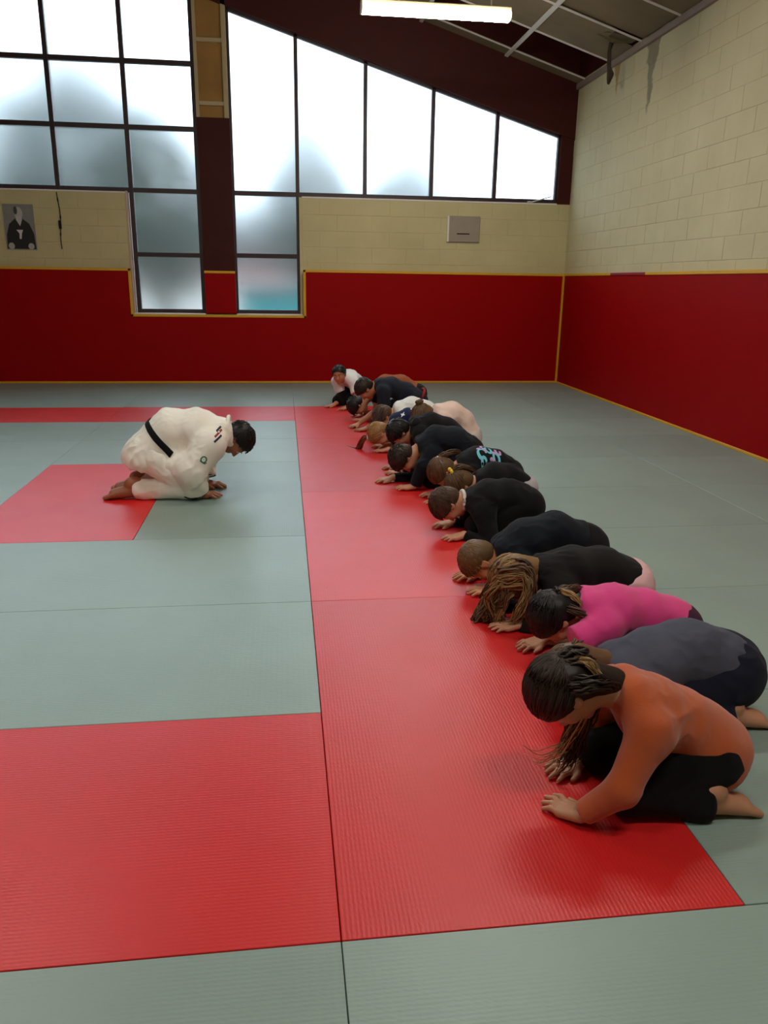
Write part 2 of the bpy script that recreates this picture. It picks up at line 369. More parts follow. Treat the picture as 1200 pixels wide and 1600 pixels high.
for z in cz[:4]: bar(win1, cx[0], z-0.03, cx[-1], z+0.03, 'transom', YWIN-0.03, YWIN+0.04)
for z0, z1 in ((1.0, 1.78), (1.78, 2.62)): pane(win1, [(-2.04, z0), (-1.13, z0), (-1.13, z1), (-2.04, z1)])
for z in (1.01, 1.78): bar(win1, -2.07, z-0.03, -1.11, z+0.03, 'transom', YWIN-0.03, YWIN+0.04)
win2 = bpy.data.objects.new('window_2', None); win2.location = (2, YWIN, 1.0); link(win2); tag(win2, kind='structure')
cx2 = [-0.665, 0.235, 1.185, 2.14, 3.07, 4.0]
for k in range(5):
    a, b_ = cx2[k], cx2[k+1]; pane(win2, [(a, 2.62), (b_, 2.62), (b_, beam_low(b_)+.02), (a, beam_low(a)+.02)])
for x in cx2: bar(win2, x-0.026, 2.60 if x > 0.3 else 0.99, x+0.026, beam_low(x)+0.05)
for z0, z1 in ((1.0, 1.79), (1.79, 2.62)): pane(win2, [(-0.665, z0), (0.235, z0), (0.235, z1), (-0.665, z1)])
bar(win2, cx2[0], 2.59, cx2[-1], 2.65, 'transom', YWIN-0.03, YWIN+0.04)
for z in (1.01, 1.79): bar(win2, -0.69, z-0.03, 0.26, z+0.03, 'transom', YWIN-0.03, YWIN+0.04)
def slope_bar(win, x0, x1):
    MB().prism([(x0, beam_low(x0)-0.03), (x1, beam_low(x1)-0.03), (x1, beam_low(x1)+0.05), (x0, beam_low(x0)+0.05)], 'y', YWIN-0.035, YWIN+0.045).obj('head_bar', M_FRAME, win)
slope_bar(win2, -0.66, 4.0)
MB().box((0.29, YB-0.01, WB_T-0.01), (4.0, YWIN+0.05, WB_T+0.012), 0.003).obj('sill', M_WHITE, win2)
MB().box((-5.9, YB-0.01, WB_T-0.01), (-2.10, YWIN+0.05, WB_T+0.012), 0.003).obj('sill', M_WHITE, win1)
# shallow sills and side reveals of the lower lights
MB().box((-2.10, YB-0.05, 0.965), (-1.105, YWIN+0.05, 0.988), 0.003).obj('sill', M_WHITE, win1)
MB().box((-2.112, YB-0.012, 0.985), (-2.085, YB+0.2, 2.60), 0.003).obj('reveal', simple('pinkish_plaster', srgb(196, 172, 160), 0.7), win1)
MB().box((-0.665, YB-0.05, 0.965), (0.285, YWIN+0.05, 0.988), 0.003).obj('sill', M_WHITE, win2)

# wall padding with yellow welts
def strip(pts, wdt=0.035, thick=0.012, y=PADF, name='welt', parent=None):
    mb = MB()
    for (a, b_) in zip(pts[:-1], pts[1:]):
        x0, x1 = sorted((a[0], b_[0])); z0, z1 = sorted((a[1], b_[1]))
        mb.box((x0-wdt/2, y-thick, z0-wdt/2), (x1+wdt/2, y+0.02, z1+wdt/2), 0.004)
    return mb.obj(name, M_YEL, parent)
poly = [(XL, 0.0), (4.165, 0.0), (4.165, 1.60), (0.31, 1.585), (0.31, 0.955), (-2.12, 0.955), (-2.12, 1.575), (XL, 1.56)]
pad_b = MB()
pad_b.box((XL, PADF, 0.0), (4.165, YB, 0.955)).box((XL, PADF, 0.955), (-2.12, YB, 1.572)).box((0.31, PADF, 0.955), (4.165, YB, 1.592))
pad_b = pad_b.obj('wall_pad', M_PAD); tag(pad_b, 'red vinyl wall padding notched around the low window panes', 'wall pad')
strip([(XL, 1.572), (-2.12, 1.572), (-2.12, 0.955), (0.31, 0.955), (0.31, 1.592), (4.14, 1.592)], parent=pad_b)
strip([(XL, 0.014), (4.14, 0.014)], 0.026, parent=pad_b)
pad_m = MB().box((-1.10, YB-0.05, 0.99), (-0.67, YB+0.01, 1.565), 0.006).obj('wall_pad', M_PAD); tag(pad_m, 'small red vinyl pad at the foot of the brown pillar', 'wall pad')
MB().box((-1.10, YB-0.056, 1.54), (-0.67, YB+0.0, 1.575), 0.004).obj('welt', M_YEL, pad_m)
pad_r = MB().box((4.165, YF, 0.0), (XR, PADF, 1.592)).obj('wall_pad', M_PAD); tag(pad_r, 'long red vinyl wall padding along the stained side wall', 'wall pad')
def stripx(y0, y1, z0, z1, m, nm): MB().box((4.153, y0, z0), (4.19, y1, z1), 0.004).obj(nm, m, pad_r)
stripx(9.95, PADF, 1.578, 1.612, M_YEL, 'welt'); stripx(YF, 8.95, 1.578, 1.612, M_YEL, 'welt')
stripx(8.95, 9.95, 1.578, 1.612, simple('crimson_tape', srgb(150, 12, 40), 0.4), 'tape_patch')
stripx(YF, PADF, 0.0, 0.026, M_YEL, 'welt')
MB().box((4.142, PADF-0.03, 0.0), (4.17, PADF+0.004, 1.60), 0.004).obj('corner_welt', M_YEL, pad_r)

# fittings on the gable wall
pl = MB().box((2.40, YB-0.035, 2.03), (2.86, YB-0.004, 2.385), 0.004).obj('wall_panel', simple('grey_cover_plate', srgb(150, 138, 124), 0.5, 0.12)); tag(pl, 'square grey cover plate screwed to the cream block wall', 'cover plate')
MB().box((2.375, YB-0.038, 2.03), (2.405, YB-0.004, 2.385), 0.003).obj('edge_strip', M_WHITE, pl)
MB().box((2.52, YB-0.038, 2.135), (2.71, YB-0.03, 2.150), 0.002).obj('slot', M_DARK, pl)
cab = MB()
zz = np.linspace(2.56, 1.83, 24); pts = [(-3.0+0.05*(2.56-z)/0.7*-0.0+0.012*math.sin(z*9), YB-0.012, z) for z in zz]
cab.tube(pts, [0.006+0.004*(i % 7 == 3) for i in range(24)], 6)
cab = cab.obj('wall_cable', M_DARK, smooth=True); tag(cab, 'thin dark cable running down the cream wall beside the portrait', 'cable')
MB().box((-3.02, YB-0.03, 2.09), (-2.985, YB-0.004, 2.20), 0.006).obj('cable_clip', M_DARK, cab)
lc = MB().tube([(3.55+0.11*k/4, YB-0.03+0.01*math.sin(k), 2.60+0.012*(k/4)**2+0.004*math.sin(k*2)) for k in range(5)]+[(3.9, YB-0.02, 2.68)], 0.009, 6).obj('white_cable', M_WHITE, smooth=True)
tag(lc, 'loose white cable end lying on the sill of the slanted window', 'cable')
# small black and white portrait, a generic seated figure
def g(v): return simple('print_grey_%d' % v, srgb(v, v, v-2), 0.5, 0.15, 20)
px, pz, pw, ph = -3.73, 1.81, 0.395, 0.585
por = MB().box((px, YB-0.014, pz), (px+pw, YB-0.007, pz+ph)).obj('portrait_print', g(128)); tag(por, 'black and white portrait print of a seated figure in dark robe', 'picture')
def blob(cx_, cz_, rx, rz, dep, m, name, pts=None):
    P_ = pts or [(cx_+rx*math.cos(a), cz_+rz*math.sin(a)) for a in np.linspace(0, 2*math.pi, 20, endpoint=False)]
    MB().prism([(px+pw*a, pz+ph*b_) for a, b_ in P_], 'y', YB-0.0145-dep, YB-0.013).obj(name, m, por)
blob(0, 0, 0, 0, 0.0005, g(16), 'robe', [(0.03, 0.02), (0.05, .33), (.16, .56), (.36, .68), (.62, .68), (.82, .58), (.95, .36), (.98, .02)])
blob(.50, .80, .135, .135, 0.001, g(176), 'head_shape'); blob(.41, .86, .06, .09, 0.0015, g(60), 'hair_shape')
blob(0, 0, 0, 0, .0015, g(186), 'collar_shape', [(.40, .66), (.52, .52), (.60, .66), (.57, .74), (.42, .74)])
blob(0, 0, 0, 0, .0015, g(210), 'cord_shape', [(.38, .44), (.60, .44), (.55, .36), (.52, .24), (.46, .24), (.47, .36)])
blob(.17, .08, .10, .075, .0015, g(170), 'hand_shape'); blob(.82, .08, .10, .07, .0015, g(170), 'hand_shape')

# fluorescent lamps hung on rods
M_LAMP = emit('lit_diffuser', (1.0, 0.95, 0.86, 1), LAMP_STRENGTH); M_HOUS = simple('lamp_housing', srgb(196, 180, 140), 0.5)
def lamp(x, y, z, label, group=None, name='fluorescent_lamp'):
    L_ = 1.5
    t = bpy.data.objects.new(name, None); t.location = (x, y, z); link(t); tag(t, label, 'ceiling lamp', group)
    MB().box((x-L_/2, y-0.06, z+0.062), (x+L_/2, y+0.06, z+0.115), 0.008).obj('housing', M_HOUS, t)
    sec = [(-0.075, 0.062), (-0.068, 0.01), (-0.04, 0.0), (0.04, 0.0), (0.068, 0.01), (0.075, 0.062)]
    MB().prism([(y+a, z+b_) for a, b_ in sec], 'x', x-L_/2+0.012, x+L_/2-0.012).obj('diffuser', M_LAMP, t)
    for sx in (-1, 1):
        MB().prism([(y+a*1.08, z-0.002+b_*1.05) for a, b_ in sec], 'x', x+sx*(L_/2-0.012), x+sx*L_/2).obj('end_cap', M_HOUS, t)
        xr = x+sx*0.55; MB().tube([(xr, y, z+0.11), (xr, y, zc(xr)+0.02)], 0.007, 6).obj('rod', M_TBAR, t)
    return t
lamp(1.56, 8.62, 3.97, 'lit fluorescent lamp hanging in front of the sloping brown beam')
# the row goes on above the frame: the near mats glint with these lamps
for xx, yy, lb in ((1.56, 4.7, 'lit fluorescent lamp hung over the row of bowing pupils'), (1.56, 0.8, 'lit fluorescent lamp hung over the grey mats beyond the rust sweater'),
                   (-2.4, 4.7, 'lit fluorescent lamp hung over the mats behind the bowing teacher'), (-2.4, 0.8, 'lit fluorescent lamp hung over the red mats in front of the teacher')):
    lamp(xx, yy, 3.97, lb, 'fluorescent lamps hung over the mats', 'fluorescent_lamp_offscreen')

# torn strip of ceiling insulation hanging by the side wall
pts = [(3.95, 10.05, 4.26), (3.93, 10.06, 4.15), (3.95, 10.08, 3.98), (3.98, 10.09, 3.88), (3.96, 10.08, 3.80)]
wds = [0.05, 0.035, 0.05, 0.085, 0.03]
V = []; Fc = []
for i, (q, wd) in enumerate(zip(pts, wds)):
    for k in range(8):
        a = k/8*2*math.pi; V.append((q[0]+wd*0.4*math.cos(a)+0.01*math.sin(5*a+i), q[1]+wd*math.sin(a)*1.0, q[2]+0.012*math.sin(3*a+2*i)))
    if i: Fc += [((i-1)*8+k, (i-1)*8+(k+1) % 8, i*8+(k+1) % 8, i*8+k) for k in range(8)]
Fc += [tuple(range(7, -1, -1)), tuple(range(32, 40))]
rag = mobj('torn_insulation', V, Fc, simple('mouldy_insulation', srgb(60, 44, 28), 0.95, 0.5, 20, 0.6, 60, bdist=0.01), smooth=True)
tag(rag, 'dark torn strip of insulation dangling from the broken ceiling board', 'insulation')
MB().add([(3.72, 9.98, 4.30), (4.13, 9.90, 4.19), (4.13, 9.72, 4.185), (3.80, 9.8, 4.27), (3.9, 9.95, 4.20), (3.72, 9.98, 4.315), (4.13, 9.90, 4.205), (4.13, 9.72, 4.2), (3.80, 9.8, 4.285)], [(0, 1, 2, 3), (5, 8, 7, 6), (0, 4, 1), (0, 5, 6, 1), (1, 6, 7, 2), (2, 7, 8, 3), (3, 8, 5, 0)]).obj('torn_flap', simple('mouldy_board', srgb(84, 76, 52), 0.95, 0.5, 12), rag)

# ------------------------------------------------------------------ outdoors, seen as blurs through the frosted glass
ground = MB().box((-60, -60, -0.6), (60, 90, -0.4)).obj('ground', simple('pale_gravel', srgb(176, 178, 176), 0.9, 0.15, 0.5)); tag(ground, kind='structure')
M_LEAF = simple('dark_foliage', srgb(46, 60, 48), 0.9, 0.4, 1.5); M_BARK = simple('bark', srgb(70, 56, 44), 0.9)
def outdoor_tree(x, y, h, r, label):
    t = bpy.data.objects.new('tree', None); t.location = (x, y, -0.4); link(t); tag(t, label, 'tree')
    MB().tube([(x, y, -0.4), (x+0.1, y, h*0.3), (x, y, h*0.6)], [0.22, 0.17, 0.1], 8).obj('trunk', M_BARK, t, True)
    rr = random.Random(int(x*10)); V = []; Fc = []
    for k in range(900):
        a, b_ = rr.uniform(0, 6.283), rr.uniform(-1, 1); q = rr.uniform(0.55, 1.0)
        s_ = math.sqrt(1-b_*b_); c = np.array([x+r*q*s_*math.cos(a), y+r*q*s_*math.sin(a), h*0.58+h*0.42*q*b_])
        u_ = np.array([rr.gauss(0, 1) for _ in range(3)]); v_ = np.array([rr.gauss(0, 1) for _ in range(3)])
        u_ *= r*0.12/np.linalg.norm(u_); v_ *= r*0.12/np.linalg.norm(v_); n = len(V)
        V += [tuple(c-u_), tuple(c+v_), tuple(c+u_), tuple(c-v_)]; Fc.append((n, n+1, n+2, n+3))
    f = mobj('foliage', V, Fc, M_LEAF, t); tag(f, kind='stuff')
outdoor_tree(-5.6, 23, 7.0, 2.4, 'wide dark tree outside the frosted panes above the portrait')
outdoor_tree(-2.7, 19, 5.2, 1.35, 'small dark tree outside beside the brown pillar')
outdoor_tree(3.5, 23, 5.2, 1.3, 'dark round tree outside the slanted window')
outdoor_tree(0.7, 22, 5.8, 1.3, 'slim tree outside between the pillar and the round tree')
hg = bpy.data.objects.new('hedge', None); hg.location = (-3, 31, -0.4); link(hg); tag(hg, 'tall dark hedge closing the yard outside the windows', 'hedge')
rr = random.Random(5); V = []; Fc = []
for k in range(2600):
    c = np.array([rr.uniform(-17, 7), 31+rr.uniform(-0.8, 0.8), rr.uniform(-0.4, 4.4+0.5*math.sin(k))]); u_ = np.array([rr.gauss(0, 1) for _ in range(3)]); v_ = np.array([rr.gauss(0, 1) for _ in range(3)])
    u_ *= 0.34/np.linalg.norm(u_); v_ *= 0.34/np.linalg.norm(v_); n = len(V); V += [tuple(c-u_), tuple(c+v_), tuple(c+u_), tuple(c-v_)]; Fc.append((n, n+1, n+2, n+3))
tag(mobj('foliage', V, Fc, M_LEAF, hg), kind='stuff')
MB().box((-17, 30.8, -0.4), (7, 31.2, 3.4)).obj('hedge_core', M_LEAF, hg)
bn = bpy.data.objects.new('waste_container', None); bn.location = (-0.15, 16.5, -0.4); link(bn); tag(bn, 'teal container outside the low frosted pane', 'container')
MB().prism([(-0.75, -0.3), (0.55, -0.3), (0.65, 1.15), (-0.85, 1.15)], 'y', 16.2, 17.1).obj('bin_body', simple('teal_paint', srgb(40, 130, 140), 0.5), bn)
MB().box((-0.9, 16.1, 1.15), (0.7, 17.2, 1.27), 0.02).obj('bin_lid', simple('teal_lid', srgb(30, 110, 120), 0.5), bn)
lw = bpy.data.objects.new('low_building', None); lw.location = (-2.5, 26, -0.4); link(lw); tag(lw, 'pale low outbuilding with a reddish roof outside the low panes', 'building')
MB().box((-5.5, 26.5, -0.4), (1.5, 29, 1.3)).obj('building_wall', M_WHITE, lw)
MB().prism([(-5.8, 1.3), (1.8, 1.3), (1.5, 1.8), (-5.5, 1.8)], 'y', 26.2, 29.3).obj('building_roof', simple('red_roof', srgb(150, 84, 80), 0.8), lw)
# ================================================================== PEOPLE
# bodies and clothes are grown as implicit surfaces (round cones and ellipsoids blended together), then meshed
class Field:
    def __init__(s, lo, hi, v):
        s.lo = np.asarray(lo, float); s.v = v; s.n = np.ceil((np.asarray(hi)-s.lo)/v).astype(int)+1
        s.ax = [s.lo[k]+v*np.arange(s.n[k]) for k in range(3)]; s.F = np.full(s.n, 0.5, np.float32)
    def box(s, lo, hi):
        a = np.clip(np.floor((lo-s.lo)/s.v).astype(int), 0, s.n); b = np.clip(np.ceil((hi-s.lo)/s.v).astype(int)+1, 0, s.n)
        return tuple(slice(a[k], b[k]) for k in range(3))
    def put(s, fn, lo, hi, k=0.01, op='u', cuts=()):
        m = k+2.5*s.v; sl = s.box(np.asarray(lo)-m, np.asarray(hi)+m)
        X = s.ax[0][sl[0]][:, None, None]; Y = s.ax[1][sl[1]][None, :, None]; Z = s.ax[2][sl[2]][None, None, :]
        if 0 in (X.size, Y.size, Z.size): return
        d = fn(X, Y, Z)
        for (n, q) in cuts: d = np.maximum(d, n[0]*(X-q[0])+n[1]*(Y-q[1])+n[2]*(Z-q[2]))
        A = s.F[sl]
        if op == 'u':
            h = np.clip(0.5+0.5*(A-d)/k, 0, 1); s.F[sl] = A*(1-h)+d*h-k*h*(1-h)
        else:
            h = np.clip(0.5-0.5*(A+d)/k, 0, 1); s.F[sl] = A*(1-h)-d*h+k*h*(1-h)
    def cone(s, a, b, ra, rb, k=0.01, op='u', cuts=(), lat=None, q=1.0):
        """round cone a-b; lat, q: squeeze the lateral axis so the section is an ellipse"""
        a = np.asarray(a, float); b = np.asarray(b, float); ba = b-a; L2 = max(ba@ba, 1e-9); R = max(ra, rb)/(q if q < 1 else 1)
        def fn(X, Y, Z):
            x, y, z = X-a[0], Y-a[1], Z-a[2]
            if lat is not None:
                l = (x*lat[0]+y*lat[1]+z*lat[2])*(1-q); x = x-lat[0]*l; y = y-lat[1]*l; z = z-lat[2]*l
            h = np.clip((x*ba[0]+y*ba[1]+z*ba[2])/L2, 0, 1)
            return np.sqrt((x-h*ba[0])**2+(y-h*ba[1])**2+(z-h*ba[2])**2)-(ra+(rb-ra)*h)
        s.put(fn, np.minimum(a, b)-R, np.maximum(a, b)+R, k, op, cuts)
    def ell(s, c, A, r, k=0.01, op='u', cuts=()):
        """ellipsoid: A rows are its unit axes, r its radii"""
        c = np.asarray(c, float); r = np.asarray(r, float); A = np.asarray(A, float); R = r.max(); rm = r.min()
        def fn(X, Y, Z):
            x, y, z = X-c[0], Y-c[1], Z-c[2]; k0 = 0; k1 = 0
            for i in range(3):
                t = A[i, 0]*x+A[i, 1]*y+A[i, 2]*z; k0 = k0+(t/r[i])**2; k1 = k1+(t/r[i]**2)**2
            k0 = np.sqrt(k0); k1 = np.sqrt(k1)+1e-9
            return k0*(k0-1)/k1
        s.put(fn, c-R, c+R, k, op, cuts)
    def clip(s, n, q):
        X = s.ax[0][:, None, None]; Y = s.ax[1][None, :, None]; Z = s.ax[2][None, None, :]
        s.F = np.maximum(s.F, (n[0]*(X-q[0])+n[1]*(Y-q[1])+n[2]*(Z-q[2])).astype(np.float32))
    def mesh(s, smooth=1):
        F = s.F.copy(); F[0] = F[-1] = 1; F[:, 0] = F[:, -1] = 1; F[:, :, 0] = F[:, :, -1] = 1
        S = F < 0
        c = np.zeros(np.array(S.shape)-1, np.int8)
        for i in (0, 1):
            for j in (0, 1):
                for k in (0, 1): c += S[i:S.shape[0]-1+i, j:S.shape[1]-1+j, k:S.shape[2]-1+k]
        mixed = (c > 0) & (c < 8); I = np.argwhere(mixed); ids = np.full(mixed.shape, -1, np.int32); ids[mixed] = np.arange(len(I))
        pos = np.zeros((len(I), 3)); cnt = np.zeros(len(I))
        cor = [(i, j, k) for i in (0, 1) for j in (0, 1) for k in (0, 1)]
        val = {q: F[I[:, 0]+q[0], I[:, 1]+q[1], I[:, 2]+q[2]] for q in cor}
        for q in cor:
            for ax in range(3):
                if q[ax]: continue
                q2 = list(q); q2[ax] = 1; q2 = tuple(q2); f0, f1 = val[q], val[q2]; m = (f0 < 0) != (f1 < 0)
                t = np.where(m, f0/np.where(m, f0-f1, 1), 0); P = np.repeat(np.array([q], float), len(I), 0); P[:, ax] += t
                pos += P*m[:, None]; cnt += m
        V = s.lo+s.v*(I+pos/cnt[:, None])
        quads = []
        for ax in range(3):
            a1, a2 = (ax+1) % 3, (ax+2) % 3
            sa = [slice(1, -1)]*3; sb = [slice(1, -1)]*3; sa[ax] = slice(0, -1); sb[ax] = slice(1, None)
            A, B = S[tuple(sa)], S[tuple(sb)]; E = np.argwhere(A != B)
            if not len(E): continue
            inside = A[E[:, 0], E[:, 1], E[:, 2]]
            base = E.copy(); base[:, a1] += 1; base[:, a2] += 1
            def cell(d1, d2):
                q = base.copy(); q[:, a1] -= d1; q[:, a2] -= d2; return ids[q[:, 0], q[:, 1], q[:, 2]]
            Q = np.stack([cell(1, 1), cell(0, 1), cell(0, 0), cell(1, 0)], 1)
            Q[~inside] = Q[~inside][:, ::-1]; quads.append(Q)
        Q = np.concatenate(quads)
        for _ in range(smooth): V = relax(V, Q)
        return V, Q
def relax(V, Q, lam=0.5):
    n = len(V); acc = np.zeros((n, 3)); cnt = np.zeros(n)
    for a, b in ((0, 1), (1, 2), (2, 3), (3, 0)):
        i, j = Q[:, a], Q[:, b]
        for d in range(3): acc[:, d] += np.bincount(i, V[j, d], n)+np.bincount(j, V[i, d], n)
        cnt += np.bincount(i, minlength=n)+np.bincount(j, minlength=n)
    return V*(1-lam)+lam*acc/np.maximum(cnt, 1)[:, None]
def normals(V, Q):
    n = np.cross(V[Q[:, 2]]-V[Q[:, 0]], V[Q[:, 3]]-V[Q[:, 1]]); o = np.zeros_like(V)
    for a in range(4):
        for d in range(3): o[:, d] += np.bincount(Q[:, a], n[:, d], len(V))
    return o/(np.linalg.norm(o, axis=1, keepdims=True)+1e-12)
def fbm(P, freq, seed, octs=3, stretch=(1, 1, 1)):
    r = np.random.default_rng(seed); o = np.zeros(len(P)); amp = 1.0
    for k in range(octs):
        for _ in range(4):
            d = r.normal(size=3)*np.array(stretch); d /= np.linalg.norm(d); d2 = r.normal(size=3); d2 /= np.linalg.norm(d2)
            o += amp*np.sin(P@d*freq+1.3*np.sin(P@d2*freq*0.6+r.uniform(0, 6.3))+r.uniform(0, 6.3))
        freq *= 1.9; amp *= 0.55
    return o/4
def folds(V, Q, amp, freq, seed, zmin=0.002):
    n = normals(V, Q); a = fbm(V, freq, seed, 2); b = fbm(V, freq*0.45, seed+50, 2)
    f = (0.75-np.abs(a))*np.clip(0.55+b, 0, 1.3)+0.5*b      # creases where the noise crosses zero, in patches
    V = V+n*(2.0*amp*f)[:, None]; V[:, 2] = np.maximum(V[:, 2], zmin); return V
def unit(a): a = np.asarray(a, float); return a/(np.linalg.norm(a)+1e-12)
def ik(sh, wr, l1, l2, pole):
    d = wr-sh; D = np.linalg.norm(d)
    if D > (l1+l2)*0.985: f = D/((l1+l2)*0.985); l1 *= f; l2 *= f
    a = (l1*l1-l2*l2+D*D)/(2*D); h = math.sqrt(max(l1*l1-a*a, 0)); e = unit(d); p = pole-e*(pole@e)
    return sh+e*a+unit(p)*h

SKIN = {}
def skin(c):
    if c not in SKIN: SKIN[c] = simple('skin_%d_%d_%d' % c, srgb(*c), 0.5, 0.10, 30.0, 0.15, 180.0, sss=0.08, spec=0.4, bdist=0.001)
    return SKIN[c]
def cloth(name, c, bump=0.35, sc_=260.0, sheen=0.05, var=0.12): return simple(name, srgb(*c), 0.9, var, 9.0, bump, sc_, sheen=sheen, spec=0.15, bdist=0.0015)
M_EYE = simple('eye_white', srgb(190, 178, 168), 0.2, 0.02); M_IRIS = simple('iris_brown', srgb(40, 26, 18), 0.15, 0.1)

class Person: pass
def person(label, S, base, knee_x, pel, neck, head, phi, hands, group=None, face=-1, heading=0.0, adult=False, H=None, skin_c=(196, 142, 112), v=0.006,
           shirt=None, trousers=None, hair=None, bulge=(0.05, 0.045), sleeve='long', elbows=(None, None), head_yaw=0.0, head_roll=0.0, hem=0.0, loose=0.012,
           tloose=0.012, tail=None, bare_feet=True, fold=0.0035, knee_w=0.060, toes=True, neckline=0.0, pant='long', foot_w=0.05, spread=0.102, foot_out=0.0, seed=1, ankle_k=0.215, back_skin=False):
    """kneeling, bowing figure.  Sagittal coordinates are world x and z on the plane y = base[1]; facing = face along x, turned by heading about base."""
    P = Person(); P.S = S
    if H is None: H = 0.235 if adult else 0.214
    ch, sh_ = math.cos(heading), math.sin(heading)
    fw = np.array([face*1.0, 0, 0]); up = np.array([0, 0, 1.0]); lf = np.cross(up, fw)   # lf = the figure's left
    Rz = np.array([[ch, -sh_, 0], [sh_, ch, 0], [0, 0, 1]])
    b3 = np.array([base[0], base[1], 0.0])
    def W(x, z, lat=0.0): return b3+Rz@(np.array([x-base[0], 0, z])+lf*lat)
    fw = Rz@fw; lf = Rz@lf
    kx = knee_x; s = -face
    pelv = W(pel[0], pel[1]); nk = W(neck[0], neck[1])
    chord = nk-pelv; cu = unit(chord); nrm = np.cross(cu, lf); nrm = nrm if nrm[2] > 0 else -nrm
    s1 = pelv+chord*0.33+nrm*bulge[0]*S*0.75; s2 = pelv+chord*0.68+nrm*bulge[1]*S*0.75; s3 = nk-cu*0.015*S
    # head frame
    ph = math.radians(phi); u_ = math.cos(ph)*up+math.sin(ph)*fw; f_ = math.cos(ph)*fw-math.sin(ph)*up
    def rot(vv, ax, a): return vv*math.cos(a)+np.cross(ax, vv)*math.sin(a)+ax*(ax@vv)*(1-math.cos(a))
    l_ = lf.copy()
    if head_yaw: f_ = rot(f_, u_, math.radians(head_yaw)); l_ = rot(l_, u_, math.radians(head_yaw))
    if head_roll: u_ = rot(u_, f_, math.radians(head_roll)); l_ = rot(l_, f_, math.radians(head_roll))
    hc = W(head[0], head[1]); A = np.array([f_, l_, u_])
    def hp(f, l, u): return hc+H*(f*f_+l*l_+u*u_)
    P.hc, P.A, P.H, P.hp, P.W, P.nk, P.fw, P.lf = hc, A, H, hp, W, nk, fw, lf
    # limbs
    kw, aw = knee_w*S, foot_w*S
    knees = [W(kx, 0.050*S, sd*kw) for sd in (1, -1)]
    ank = [W(kx+s*ankle_k*S, 0.036*S, sd*aw) for sd in (1, -1)]
    hips = [pelv+lf*sd*0.052*S-up*0.01*S for sd in (1, -1)]
    shoulders = [nk+lf*sd*spread*S*0.92-cu*0.045*S-nrm*0.030*S for sd in (1, -1)]
    wrists, hdirs = [], []
    for (hx, hy, ang) in hands:
        a = math.radians(ang); wrists.append(np.array([hx, hy, 0.024*S])); hdirs.append(np.array([math.cos(a), math.sin(a), 0]))
    elb = []
    for i, sd in enumerate((1, -1)):
        if elbows[i] is not None: elb.append(np.asarray(elbows[i], float)); continue
        elb.append(ik(shoulders[i], wrists[i]+up*0.02*S, 0.172*S, 0.155*S, -fw*1.0+lf*sd*0.12+up*0.05))
    allp = np.array([pelv, nk, hc]+knees+ank+hips+shoulders+wrists+elb+[s1, s2])
    lo = allp.min(0)-np.array([0.2*S, 0.2*S, 0.2*S]); hi = allp.max(0)+np.array([0.2*S, 0.2*S, 0.16*S]); lo[2] = -0.02
    ad = 1.08 if adult else 1.0
    # ---------------------------------------------------------------- body: one continuous skin
    B = Field(lo, hi, v)
    def torso(Fd, e, k=0.03):
        wst = 0.058 if e == 0 else 0.066
        Fd.cone(pelv, s1, 0.066*S*ad+e, wst*S*ad+e, k, lat=lf, q=0.86)
        Fd.cone(s1, s2, wst*S*ad+e, 0.064*S*ad+e, k, lat=lf, q=0.82)
        Fd.cone(s2, s3, 0.064*S*ad+e, 0.040*S*ad+e, k, lat=lf, q=0.66)
        for i, sd in enumerate((1, -1)): Fd.cone(s3+lf*sd*0.03*S, shoulders[i], 0.034*S+e, 0.036*S*ad+e, 0.03*S)
    def legs(Fd, e, ee, k=0.012, cut=False):
        for i in range(2):
            Fd.cone(hips[i], knees[i], 0.064*S+e, 0.044*S+e*.8, k)
            Fd.cone(knees[i], ank[i], 0.044*S+e*.8, 0.026*S+ee, k, cuts=[(-fw, ank[i]-fw*0.012*S)] if cut else ())
        Fd.ell(pelv-chord/np.linalg.norm(chord)*0.01*S, np.array([cu, lf, nrm]), np.array([0.078*S+e, 0.096*S+e, 0.078*S+e]), 0.03)
    torso(B, 0); legs(B, 0, 0)
    for i, sd in enumerate((1, -1)):
        B.cone(shoulders[i], elb[i], 0.034*S, 0.026*S*ad, 0.02); B.cone(elb[i], wrists[i], 0.027*S*ad, 0.0175*S*ad, 0.012)
        # foot: sole up, toes pointing back
        fo = -fw*math.cos(foot_out*sd)+lf*math.sin(foot_out*sd)*-1
        heel = ank[i]+fo*0.012*S+up*0.022*S; ball = ank[i]+fo*0.090*S-up*0.017*S+up*0.0; ball[2] = 0.020*S
        B.ell(heel, np.array([fo, lf, up]), np.array([0.038, 0.030, 0.030])*S, 0.012)
        B.cone(ank[i], ball, 0.028*S, 0.020*S, 0.015)
        for t in (-1, 1): B.cone(ank[i], ball+lf*t*0.014*S, 0.024*S, 0.017*S, 0.012)
        for t in range(5):
            la = (t-2)*0.0115*S*sd*-1; ln = (0.034-0.0045*abs(t-0.5))*S; q0 = ball+lf*la; q1 = q0+fo*ln; q1[2] = 0.009*S
            B.cone(q0, q1, 0.010*S, (0.0095 if t == 0 else 0.0070)*S, 0.004)
        # hand: palm flat on the mat, fingers fanned, thumb from the side of the palm
        d = hdirs[i]; side = np.cross(up, d)*-sd*1.0     # towards the thumb side of a palm-down hand
        w0 = wrists[i]; z = np.array([0, 0, 1.0]); hl = 0.108*S
        kn = []
